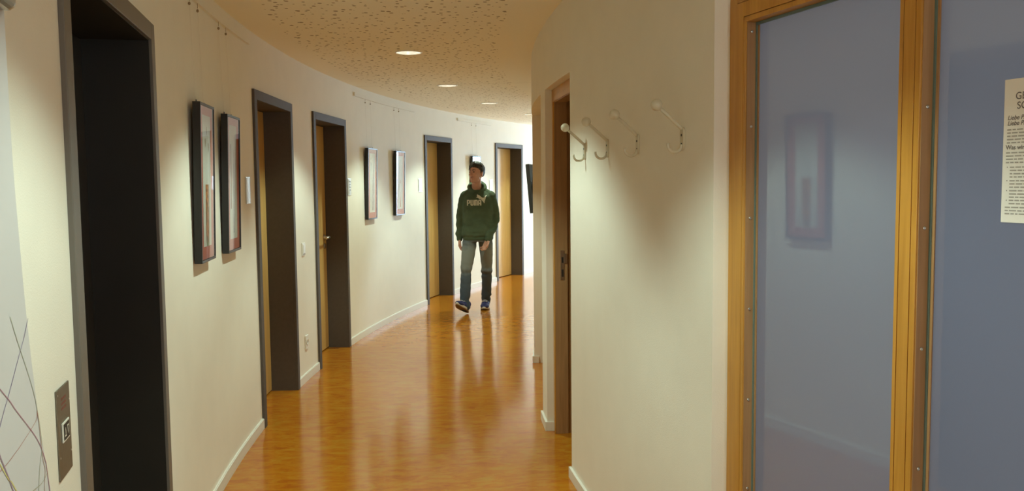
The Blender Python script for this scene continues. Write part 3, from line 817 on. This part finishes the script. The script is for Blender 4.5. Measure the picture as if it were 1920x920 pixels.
# ------------------------------------------------------------------ wall screen and chair further along
r = on_right('television', 9.27, 1.225); tag(r, 'black flat screen tilted forward on the inner wall', 'television')
tilt = Matrix.Rotation(D(4.8), 4, 'X')
T0 = Matrix.Translation((0, -.076, 0)) @ tilt
mb = MB(); mb.box(-.43, .43, -.036, 0, 0, .49, .004, T0); mb.build('housing', M_tvbody, r)
mb = MB(); mb.box(-.418, .418, -.0385, -.0365, .014, .478, 0, T0); mb.build('screen', M_screen, r)
mb = MB(); mb.box(-.2, .2, -.012, -.001, .12, .38, .003); mb.box(-.03, .03, -.10, -.012, .2, .3, .004); mb.build('wall_bracket', M_tvbody, r)

def make_chair(loc, rz):
    r = empty('armchair', loc, rz); tag(r, 'dark armchair by the inner wall past the screen', 'chair')
    mb = MB(); mb.box(-.23, .23, -.23, .23, .42, .48, .02); mb.build('seat', M_chair, r)
    mb = MB(); mb.box(-.22, .22, .215, .26, .50, .90, .02, Matrix.Translation((0, .02, 0)) @ Matrix.Rotation(D(-6), 4, 'X')); mb.build('backrest', M_chair, r)
    for sx in (-1, 1):
        for sy in (-1, 1):
            mb = MB(); mb.tube([(sx*.26, sy*.20, .001), (sx*.26, sy*.20, .47 if sy > 0 else .52)], .012, 12); mb.build('leg', M_metal, r)
        mb = MB(); mb.tube([(sx*.26, -.20, .52), (sx*.26, -.235, .56), (sx*.26, -.25, .60), (sx*.26, -.225, .64), (sx*.26, -.1, .65), (sx*.26, .15, .645), (sx*.26, .26, .60)], .012, 12)
        mb.box(sx*.26-.018, sx*.26+.018, -.21, .12, .655, .675, .006); mb.build('armrest', M_tvbody, r)
        mb = MB(); mb.tube([(sx*.26, .20, .45), (sx*.26, .25, .62), (sx*.23, .28, .80)], .011, 10); mb.build('back_post', M_metal, r)
    for y_ in (-.20, .20): mb = MB(); mb.tube([(-.26, y_, .41), (.26, y_, .41)], .011, 10); mb.build('cross_bar', M_metal, r)
make_chair((.605, 12.22, 0), D(-90-10))

# ------------------------------------------------------------------ the person
SPH = {}
def unit_sphere(seg, rings_):
    k = (seg, rings_)
    if k not in SPH:
        vs = [(0, 0, 1)]
        for j in range(1, rings_):
            t = PI*j/rings_
            vs += [(math.sin(t)*math.cos(2*PI*i/seg), math.sin(t)*math.sin(2*PI*i/seg), math.cos(t)) for i in range(seg)]
        vs.append((0, 0, -1)); fs = []
        for i in range(seg):
            n_ = (i+1) % seg
            fs.append((0, 1+i, 1+n_))
            for j in range(rings_-2): a_ = 1+j*seg; fs.append((a_+i, a_+seg+i, a_+seg+n_, a_+n_))
            fs.append((len(vs)-1, 1+(rings_-2)*seg+n_, 1+(rings_-2)*seg+i))
        SPH[k] = (vs, fs)
    return SPH[k]
def put_sphere(bm, m, seg, rings_):
    vs, fs = unit_sphere(seg, rings_)
    V = [bm.verts.new(m @ Vector(v)) for v in vs]
    for f in fs: bm.faces.new([V[i] for i in f]).smooth = True
def cap(bm, p, q, r1, r2, seg=18):
    p, q = Vector(p), Vector(q); d = q-p; L = d.length
    if L > 1e-5:
        rot = d.to_track_quat('Z', 'Y').to_matrix()
        A, B = [], []
        for i in range(seg):
            u = rot @ Vector((math.cos(2*PI*i/seg), math.sin(2*PI*i/seg), 0)); A.append(bm.verts.new(p+u*r1)); B.append(bm.verts.new(q+u*r2))
        for i in range(seg): bm.faces.new((A[i], A[(i+1) % seg], B[(i+1) % seg], B[i])).smooth = True
        bm.faces.new(list(reversed(A))); bm.faces.new(B)
    for c, r in ((p, r1), (q, r2)): put_sphere(bm, Matrix.Translation(c) @ Matrix.Diagonal((r, r, r, 1)), seg, 10)
def chain(bm, pts):
    for a, b_ in zip(pts, pts[1:]): cap(bm, a[:3], b_[:3], a[3], b_[3])
def ell(bm, c, r, rot=None):
    put_sphere(bm, Matrix.Translation(c) @ (rot or Matrix()) @ Matrix.Diagonal((*r, 1)), 24, 16)
def loft(bm, rings, n=32, power=2.4):
    R = []
    for z, cx, cy, rx, ry in rings:
        ring = []
        for i in range(n):
            a = 2*PI*i/n; c, s = math.cos(a), math.sin(a)
            ring.append(bm.verts.new((cx + rx*math.copysign(abs(c)**(2/power), c), cy + ry*math.copysign(abs(s)**(2/power), s), z)))
        R.append(ring)
    for a, b_ in zip(R, R[1:]):
        for i in range(n): bm.faces.new((a[i], a[(i+1) % n], b_[(i+1) % n], b_[i]))
    bm.faces.new(list(reversed(R[0]))); bm.faces.new(R[-1])
def fuse(bm, voxel, smooth=4, fold=None):
    bmesh.ops.recalc_face_normals(bm, faces=bm.faces)
    me = bpy.data.meshes.new('tmp'); bm.to_mesh(me); bm.free()
    o = bpy.data.objects.new('tmp', me); COL.objects.link(o)
    m = o.modifiers.new('r', 'REMESH'); m.mode = 'VOXEL'; m.voxel_size = voxel
    if smooth: m2 = o.modifiers.new('s', 'SMOOTH'); m2.iterations = smooth; m2.factor = .5
    g_ = bpy.context.evaluated_depsgraph_get(); g_.update()
    r_ = bpy.data.meshes.new_from_object(o.evaluated_get(g_))
    bpy.data.objects.remove(o)
    if fold:
        nn = [v.normal.copy() for v in r_.vertices]
        for v, n_ in zip(r_.vertices, nn): v.co += n_*fold(v.co)
    for p_ in r_.polygons: p_.use_smooth = True
    return r_

M_skin = mat('skin', (.50, .25, .165), .5, noise_amt=.06, noise_scale=25)
M_hair = mat('dark_brown_hair', (.024, .017, .010), .5, noise_amt=.5, noise_scale=120, spec=.4)
M_hood = mat('green_sweatshirt', (.072, .096, .055), .9, spec=.15, noise_amt=.12, noise_scale=12, bump=.2, bump_scale=500)
M_rib = mat('green_ribbing', (.065, .088, .050), .9, spec=.15)
M_logo = mat('cream_print', (.60, .56, .44), .7)
M_navy = mat('navy_shoe_mesh', (.022, .028, .13), .65, noise_amt=.25, noise_scale=120)
M_sole = mat('white_shoe_sole', (.62, .60, .55), .6)
M_outsole = mat('tan_outsole', (.20, .13, .06), .7)
M_eye = mat('eye_dark', (.015, .01, .008), .2)
M_lip = mat('lips', (.36, .14, .10), .5)

def jeans_material():
    m, nt, b_ = new_mat('faded_denim')
    tc = nt.nodes.new('ShaderNodeTexCoord'); sx = nt.nodes.new('ShaderNodeSeparateXYZ'); nt.links.new(tc.outputs['Object'], sx.inputs[0])
    r_ = nt.nodes.new('ShaderNodeValToRGB'); e = r_.color_ramp.elements
    e[0].position = .12; e[0].color = (.055, .075, .10, 1); e[1].position = .93; e[1].color = (.085, .10, .115, 1)
    for p_, c_ in ((.44, (.075, .095, .115)), (.55, (.19, .20, .18)), (.74, (.20, .21, .19)), (.84, (.12, .135, .14))):
        x_ = e.new(p_); x_.color = (*c_, 1)
    n_ = nt.nodes.new('ShaderNodeTexNoise'); n_.inputs['Scale'].default_value = 22; n_.inputs['Detail'].default_value = 5
    nt.links.new(tc.outputs['Object'], n_.inputs['Vector'])
    ma = nt.nodes.new('ShaderNodeMath'); ma.operation = 'MULTIPLY_ADD'; ma.inputs[1].default_value = .12
    nt.links.new(n_.outputs[0], ma.inputs[0]); 
    sub = nt.nodes.new('ShaderNodeMath'); sub.operation = 'SUBTRACT'; sub.inputs[1].default_value = .06
    nt.links.new(sx.outputs[2], sub.inputs[0]); nt.links.new(sub.outputs[0], ma.inputs[2])
    nt.links.new(ma.outputs[0], r_.inputs[0]); nt.links.new(r_.outputs[0], b_.inputs['Base Color'])
    b_.inputs['Roughness'].default_value = .9; b_.inputs['Specular IOR Level'].default_value = .15
    return m
M_jeans = jeans_material()

PERSON = Vector((-.412, 10.12, 0))
HEAD_C = Vector((.002, -.025, 1.648)); HEAD_R = Matrix.Translation(HEAD_C) @ Matrix.Rotation(D(-36), 4, 'Z') @ Matrix.Rotation(D(-3), 4, 'X')
hb = bmesh.new()        # head in its own frame, then turned
ell(hb, (0, .008, .012), (.074, .094, .094)); ell(hb, (0, -.028, -.055), (.056, .060, .066)); ell(hb, (0, -.068, -.103), (.024, .020, .018))
ell(hb, (0, -.035, -.02), (.064, .058, .08)); cap(hb, (.038, -.012, -.066), (.015, -.068, -.102), .020, .016); cap(hb, (-.038, -.012, -.066), (-.015, -.068, -.102), .020, .016)
cap(hb, (0, -.088, .012), (0, -.109, -.028), .008, .0115); ell(hb, (0, -.107, -.031), (.012, .013, .010))
for s in (-1, 1):
    ell(hb, (s*.012, -.096, -.034), (.008, .010, .008)); ell(hb, (s*.026, -.078, .025), (.021, .012, .009)); ell(hb, (s*.036, -.060, -.024), (.023, .022, .022))
    ell(hb, (s*.031, -.078, .004), (.0155, .011, .010)); ell(hb, (s*.079, .012, -.012), (.010, .022, .033), Matrix.Rotation(D(s*18), 4, 'Z'))
ell(hb, (0, -.091, -.063), (.022, .010, .006)); ell(hb, (0, -.089, -.073), (.019, .010, .007))
bmesh.ops.transform(hb, matrix=HEAD_R, verts=hb.verts)
bb = hb
cap(bb, (0, .018, 1.42), (.002, .0, 1.575), .062, .054)
loft(bb, [(.875, .01, 0, .12, .085), (.92, .01, 0, .145, .10), (1.05, .01, 0, .135, .095), (1.2, .01, 0, .145, .10), (1.32, .01, 0, .155, .10), (1.40, .01, 0, .14, .085), (1.455, .005, .01, .08, .06)])
ARM_R = [(-.135, .0, 1.365, .052), (-.188, .045, 1.11, .045), (-.205, .01, .885, .030)]
ARM_L = [(.162, .0, 1.365, .052), (.212, .04, 1.11, .045), (.135, -.12, .885, .030)]
chain(bb, ARM_R); chain(bb, ARM_L)
LEG_R = [(-.085, 0, .87, .078), (-.128, -.115, .50, .052), (-.148, -.205, .115, .036)]
LEG_L = [(.098, .02, .87, .078), (.108, .075, .50, .052), (.088, .29, .115, .036)]
chain(bb, LEG_R); chain(bb, LEG_L)
def hand(bm, wrist, rot, side):
    """side = +1: palm faces local +x; fingers hang down (-z), thumb forward (-y)"""
    M = Matrix.Translation(wrist) @ rot
    P = lambda *c: M @ Vector(c)
    kn = [(.0, -.031, -.088), (.0, -.010, -.092), (.0, .011, -.088), (.0, .030, -.079)]
    ln = [.92, 1.02, .95, .75]
    cap(bm, P(0, 0, .03), P(0, 0, -.01), .029, .026)
    for k, L in zip(kn, ln):
        cap(bm, P(0, k[1]*.55, -.012), P(*k), .0155, .0108, 12)
        p = Vector(k); r_ = .0092
        for ang, seg in ((22, .042), (58, .027), (84, .021)):
            d = Vector((side*math.sin(D(ang)), 0, -math.cos(D(ang)))); q_ = p + d*seg*L
            cap(bm, P(*p), P(*q_), r_, r_*.9, 12); p = q_; r_ *= .9
    ell(bm, M @ Vector((side*.006, -.024, -.042)), (.016, .018, .030))
    t = [(side*.008, -.030, -.030, .0125), (side*.020, -.047, -.060, .0105), (side*.026, -.046, -.088, .0092), (side*.028, -.040, -.106, .008)]
    for a_, c_ in zip(t, t[1:]): cap(bm, P(*a_[:3]), P(*c_[:3]), a_[3], c_[3], 12)
hand(bb, (-.206, .008, .872), Matrix.Rotation(D(-8), 4, 'X') @ Matrix.Rotation(D(-12), 4, 'Z'), 1)
hand(bb, (.131, -.126, .872), Matrix.Rotation(D(20), 4, 'Y') @ Matrix.Rotation(D(-8), 4, 'X') @ Matrix.Rotation(D(48), 4, 'Z'), -1)
# feet inside the shoes
cap(bb, (-.148, -.205, .115), (-.163, -.242, .092), .030, .016); cap(bb, (.088, .29, .115), (.088, .18, .045), .030, .018)
body = link_mesh('person', fuse(bb, .0042, 3), M_skin)
body.location = PERSON
tag(body, 'dark haired person in green hooded sweatshirt and faded jeans walking towards the viewer', 'person')

# hair: locks laid over the skull from a side parting
h = bmesh.new()
C0 = Vector((0, .010, .016)); RX, RY, RZ = .076, .096, .096
def sk(az, pol_, k=1.0): # az 0 = forwards (-y)
    a, p_ = D(az), D(pol_)
    return C0 + Vector((math.sin(a)*math.sin(p_)*RX*k, -math.cos(a)*math.sin(p_)*RY*k, math.cos(p_)*RZ*k))
for az in range(0, 360, 9):
    f_ = abs(((az+180) % 360)-180)
    end = 58 if f_ < 50 else (58 + (f_-50)/40*42 if f_ < 90 else 100 + (f_-90)/90*28)
    end += rnd.uniform(-4, 4); prev = None
    for i in range(8):
        t = i/7; pp = 4 + (end-4)*t
        lift = 1.05 + (.13*math.sin(PI*min(1, t*1.05)) if f_ < 80 else .04*math.sin(PI*t)) - .03*t + rnd.uniform(-.012, .018)
        sw = (26*t if f_ < 75 else 6*t)
        c = sk(az+sw, pp, lift); r_ = .0155*(1-.5*t)+.002
        if prev is not None: cap(h, prev[0], c, prev[1], r_, 10)
        prev = (c, r_)
ell(h, C0+Vector((0, .012, .022)), (.0775, .094, .088))
for s in (-1, 1): cap(h, sk(s*82, 70, 1.04), sk(s*80, 103, 1.02), .014, .006, 10)
bmesh.ops.transform(h, matrix=HEAD_R, verts=h.verts)
# the filler ellipsoid must not cover the face: cut everything below the hairline in front
hm = fuse(h, .0036, 1, lambda c: .0032*noise.noise(Vector((c.x*70, c.y*45, c.z*28))) + .001*noise.noise(c*160))
link_mesh('hair', hm, M_hair, body)
for s in (-1, 1):
    e = bmesh.new(); ell(e, (s*.031, -.0855, .004), (.0115, .0065, .0058)); bmesh.ops.transform(e, matrix=HEAD_R, verts=e.verts)
    me = bpy.data.meshes.new('eye'); e.to_mesh(me); e.free(); link_mesh('eye', me, M_eye, body)
    e = bmesh.new(); chain(e, [(s*.013, -.0925, .024, .0035), (s*.029, -.0885, .029, .0042), (s*.046, -.076, .025, .0025)]); bmesh.ops.transform(e, matrix=HEAD_R, verts=e.verts)
    me = bpy.data.meshes.new('eyebrow'); e.to_mesh(me); e.free(); link_mesh('eyebrow', me, M_hair, body)
e = bmesh.new(); ell(e, (0, -.0945, -.0635), (.0195, .0085, .0042)); ell(e, (0, -.0925, -.0725), (.017, .0085, .0050)); bmesh.ops.transform(e, matrix=HEAD_R, verts=e.verts)
me = bpy.data.meshes.new('lips'); e.to_mesh(me); e.free(); link_mesh('lips', me, M_lip, body)

# hooded sweatshirt
s_ = bmesh.new()
loft(s_, [(.895, .012, 0, .180, .128), (.92, .012, 0, .192, .142), (.98, .012, 0, .190, .142), (1.10, .012, 0, .180, .136), (1.22, .012, 0, .184, .138), (1.31, .012, 0, .186, .132), (1.375, .012, .0, .172, .114), (1.43, .010, .010, .115, .082)])
chain(s_, [(-.132, .0, 1.368, .070), (-.165, .02, 1.25, .066), (-.190, .045, 1.11, .060), (-.196, .04, 1.02, .056), (-.204, .012, .905, .046)])
chain(s_, [(.160, .0, 1.368, .070), (.192, .02, 1.25, .066), (.214, .04, 1.11, .060), (.190, -.01, 1.02, .056), (.140, -.112, .905, .046)])
cap(s_, (-.125, .005, 1.378), (-.05, .012, 1.425), .060, .052); cap(s_, (.150, .005, 1.378), (.065, .012, 1.425), .060, .052)
ring = []
for i in range(25):
    a = 2*PI*i/24; ring.append((.004 + .088*math.sin(a), .018 - .092*math.cos(a), 1.474 - .046*math.cos(a), .021 + .014*(1-math.cos(a))/2))
chain(s_, ring)
ell(s_, (.004, .115, 1.43), (.115, .055, .095)); ell(s_, (.004, .11, 1.34), (.09, .04, .08))
# kangaroo pocket
loft(s_, [(.955, .012, -.06, .140, .090), (1.02, .012, -.06, .135, .089), (1.10, .012, -.05, .095, .092)])
# open the neck
def folds(co):
    f_ = .0055*noise.noise(Vector((co.x*9, co.y*9, co.z*16))) + .003*noise.noise(Vector((co.x*24+5, co.y*24, co.z*30)))
    if abs(co.x) > .14: f_ += .0045*math.sin(co.z*55 + 6*noise.noise(co*6))*max(0, min(1, (1.28-co.z)*4))
    if co.z < 1.05: f_ += .004*math.sin(co.z*48 + 5*noise.noise(co*7))
    return f_
hood_me = fuse(s_, .007, 5, folds)
hoodie = link_mesh('hooded_sweatshirt', hood_me, M_hood, body)
rb_ = bmesh.new(); loft(rb_, [(.858, .012, 0, .174, .124), (.872, .012, 0, .180, .129), (.900, .012, 0, .181, .130), (.908, .012, 0, .176, .124)])
link_mesh('hem_band', fuse(rb_, .006, 3), M_rib, hoodie)
for a_, c_ in (((-.204, .012, .912), (-.207, .004, .872)), ((.141, -.108, .912), (.131, -.128, .872))):
    rb_ = bmesh.new(); cap(rb_, a_, c_, .041, .037); link_mesh('cuff', fuse(rb_, .005, 3), M_rib, hoodie)
for s in (-1, 1):
    rb_ = bmesh.new(); chain(rb_, [(s*.026+.004, -.100, 1.440, .0032), (s*.028+.004, -.118, 1.422, .0032), (s*.028+.005, -.130, 1.400, .0032)])
    me = bpy.data.meshes.new('drawstring'); rb_.to_mesh(me); rb_.free(); link_mesh('drawstring', me, M_rib, hoodie)

# chest print laid on the cloth
bmh = bmesh.new(); bmh.from_mesh(hood_me); bvh = BVHTree.FromBMesh(bmh)
def conform(polys, name):
    lb = bmesh.new()
    for pts in polys:
        try: lb.faces.new([lb.verts.new((x, 0, z)) for x, z in pts])
        except ValueError: pass
    bmesh.ops.triangulate(lb, faces=lb.faces)
    for _ in range(6):
        long_ = [e for e in lb.edges if e.calc_length() > .006]
        if long_: bmesh.ops.subdivide_edges(lb, edges=long_, cuts=1); bmesh.ops.triangulate(lb, faces=lb.faces)
    for v in lb.verts:
        hit = bvh.ray_cast(Vector((v.co.x, -.6, v.co.z)), Vector((0, 1, 0)))
        v.co.y = (hit[0].y if hit[0] else -.13) - .0035
    me = bpy.data.meshes.new(name); lb.to_mesh(me); lb.free()
    return link_mesh(name, me, M_logo, hoodie)
def rects(x, z, w, hh, rs): return [[(x+w*a, z+hh*b0), (x+w*c, z+hh*b0), (x+w*c, z+hh*d), (x+w*a, z+hh*d)] for a, b0, c, d in rs]
LW, LH, GAP, X0, Z0 = .0365, .066, .005, -.108, 1.266
letters = [
    rects(0, 0, 1, 1, [(0, 0, .36, 1), (.36, .84, .85, 1), (.64, .42, 1, .9), (.36, .34, .85, .50)]),
    rects(0, 0, 1, 1, [(0, .1, .36, 1), (.64, .1, 1, 1), (.12, 0, .88, .17)]),
    rects(0, 0, 1, 1, [(0, 0, .25, .9), (.37, .0, .63, .9), (.75, 0, 1, .9), (.1, .83, .9, 1)]),
    rects(0, 0, 1, 1, [(0, 0, .36, .9), (.64, 0, 1, .9), (.12, .83, .88, 1), (.36, .30, .64, .46)])]
polys = []; x = X0
for L, k in zip(letters, (1, 1, 1.18, 1)):
    for rc in L: polys.append([(x+px*LW*k, Z0+pz*LH) for px, pz in rc])
    x += LW*k+GAP
conform(polys, 'chest_lettering')
cat_px = [(938, 420), (946, 417), (956, 422), (969, 429), (983, 441), (996, 451), (1008, 455), (1018, 451), (1027, 440), (1035, 430), (1046, 423), (1050, 427), (1043, 435), (1035, 447), (1027, 459), (1020, 469), (1021, 480), (1025, 491), (1022, 500), (1024, 512), (1019, 516), (1013, 505), (1011, 494), (1003, 483), (993, 475), (983, 469), (974, 465), (968, 468), (960, 462), (950, 455), (940, 453), (931, 449), (930, 444), (938, 444), (944, 440), (939, 432), (936, 426)]
conform([[(((px/6+740)-895)/160, 1.435-((py/6+295)-358)/159) for px, py in cat_px]], 'leaping_cat_emblem')
bmh.free()

# jeans
j = bmesh.new()
loft(j, [(.835, .008, .0, .150, .112), (.87, .008, 0, .166, .124), (.93, .010, 0, .168, .122), (.975, .010, 0, .160, .114)])
chain(j, [(-.085, 0, .86, .088), (-.110, -.06, .68, .080), (-.128, -.118, .50, .066), (-.138, -.155, .32, .061), (-.146, -.192, .150, .058), (-.148, -.205, .085, .056)])
chain(j, [(.096, .02, .86, .088), (.106, .04, .68, .079), (.109, .070, .50, .064), (.102, .17, .32, .060), (.092, .262, .155, .058), (.089, .284, .090, .056)])
def jfold(co):
    k = math.exp(-((co.z-.48)/.06)**2)*.008 + math.exp(-((co.z-.14)/.06)**2)*.007 + .0012 + math.exp(-((co.z-.80)/.05)**2)*.004
    f_ = noise.noise(Vector((co.x*7, co.y*7, co.z*26))) + .6*math.sin(co.z*60 + co.x*22 + co.y*14 + 5*noise.noise(co*6))
    return k*f_ + .005*noise.noise(co*9)
jeans = link_mesh('jeans', fuse(j, .0065, 4, jfold), M_jeans, body)

# shoes
def shoe(mtx):
    s = bmesh.new()
    ell(s, (0, -.055, .060), (.036, .055, .042)); ell(s, (.002, -.13, .052), (.039, .075, .038)); ell(s, (.003, -.215, .040), (.041, .068, .030)); ell(s, (0, -.04, .085), (.034, .040, .040))
    cap(s, (0, -.075, .100), (0, -.16, .070), .026, .024)
    bmesh.ops.transform(s, matrix=mtx, verts=s.verts); up = link_mesh('shoe', fuse(s, .005, 3), M_navy, body)
    def outline(k, z): 
        pts = []
        for i in range(36):
            a = 2*PI*i/36; y = -.1425 - .1475*math.cos(a)*k; t = (-y)/.285
            w = (.034 + .010*max(0, math.sin(PI*min(1, max(0, (t-.25)/.75)))))*k
            pts.append((.002 + w*math.sin(a)*(1 if True else 0), y, z + .010*max(0, t-.75)*4))
        return pts
    def slab(name, z0, z1, m_, k=1.0):
        b_ = bmesh.new(); R = [[b_.verts.new(p) for p in outline(kk*k, z)] for kk, z in ((.96, z0), (1, z0+.004), (1, z1-.004), (.97, z1))]
        for u, v in zip(R, R[1:]):
            for i in range(36): b_.faces.new((u[i], u[(i+1) % 36], v[(i+1) % 36], v[i])).smooth = True
        b_.faces.new(list(reversed(R[0]))); b_.faces.new(R[-1])
        bmesh.ops.transform(b_, matrix=mtx, verts=b_.verts); bmesh.ops.recalc_face_normals(b_, faces=b_.faces)
        me = bpy.data.meshes.new(name); b_.to_mesh(me); b_.free(); link_mesh(name, me, m_, up)
    slab('sole', .010, .030, M_sole); slab('outsole', .0005, .012, M_outsole, .985)
    l = bmesh.new()
    for i in range(4):
        y = -.105-.026*i; z = .1105-.0085*i
        cap(l, (-.022, y, z-.006), (.0, y-.006, z+.004), .0032, .0032, 8); cap(l, (.0, y-.006, z+.004), (.022, y, z-.006), .0032, .0032, 8)
    bmesh.ops.transform(l, matrix=mtx, verts=l.verts); me = bpy.data.meshes.new('laces'); l.to_mesh(me); l.free(); link_mesh('laces', me, M_sole, up)
shoe(Matrix.Translation((-.118, -.140, .004)) @ Matrix.Rotation(D(-27), 4, 'Z') @ Matrix.Rotation(D(-25), 4, 'X') @ Matrix.Diagonal((1.28, 1.03, 1.1, 1)))
shoe(Matrix.Translation((.090, .372, .0)) @ Matrix.Rotation(D(-5), 4, 'Z') @ Matrix.Diagonal((1.3, 1.03, 1.15, 1)))

# ------------------------------------------------------------------ camera and view
W_, H_, F_ = 1920, 920, 1605.99
pitch, roll = D(4.2947), D(-.60296)
cp, sp_ = math.cos(pitch), math.sin(pitch); R0 = Vector((1, 0, 0)); U0 = Vector((0, sp_, cp)); FW_ = Vector((0, cp, -sp_))
c_, s2 = math.cos(roll), math.sin(roll)
Rv = R0*c_ + U0*s2; Uv = U0*c_ - R0*s2
cam = bpy.data.cameras.new('camera'); co = bpy.data.objects.new('camera', cam); COL.objects.link(co)
cam.sensor_width = 36; cam.lens = F_/W_*36; cam.clip_start = .05; cam.clip_end = 100
m = Matrix((Rv, Uv, -FW_)).transposed().to_4x4(); m.translation = (0, 0, 1.545); co.matrix_world = m
S.camera = co
w = bpy.data.worlds.new('world'); S.world = w; w.use_nodes = True
w.node_tree.nodes['Background'].inputs[0].default_value = (.8, .88, 1, 1); w.node_tree.nodes['Background'].inputs[1].default_value = .02
S.view_settings.view_transform = 'Standard'; S.view_settings.look = 'None'; S.view_settings.gamma = 1; S.view_settings.use_curve_mapping = False
S.view_settings.exposure = 0
S.cycles.max_bounces = 10; S.cycles.diffuse_bounces = 7; S.cycles.glossy_bounces = 4; S.cycles.transparent_max_bounces = 12
S.cycles.sample_clamp_indirect = 4; S.cycles.caustics_reflective = False; S.cycles.caustics_refractive = False
S.cycles.use_denoising = True
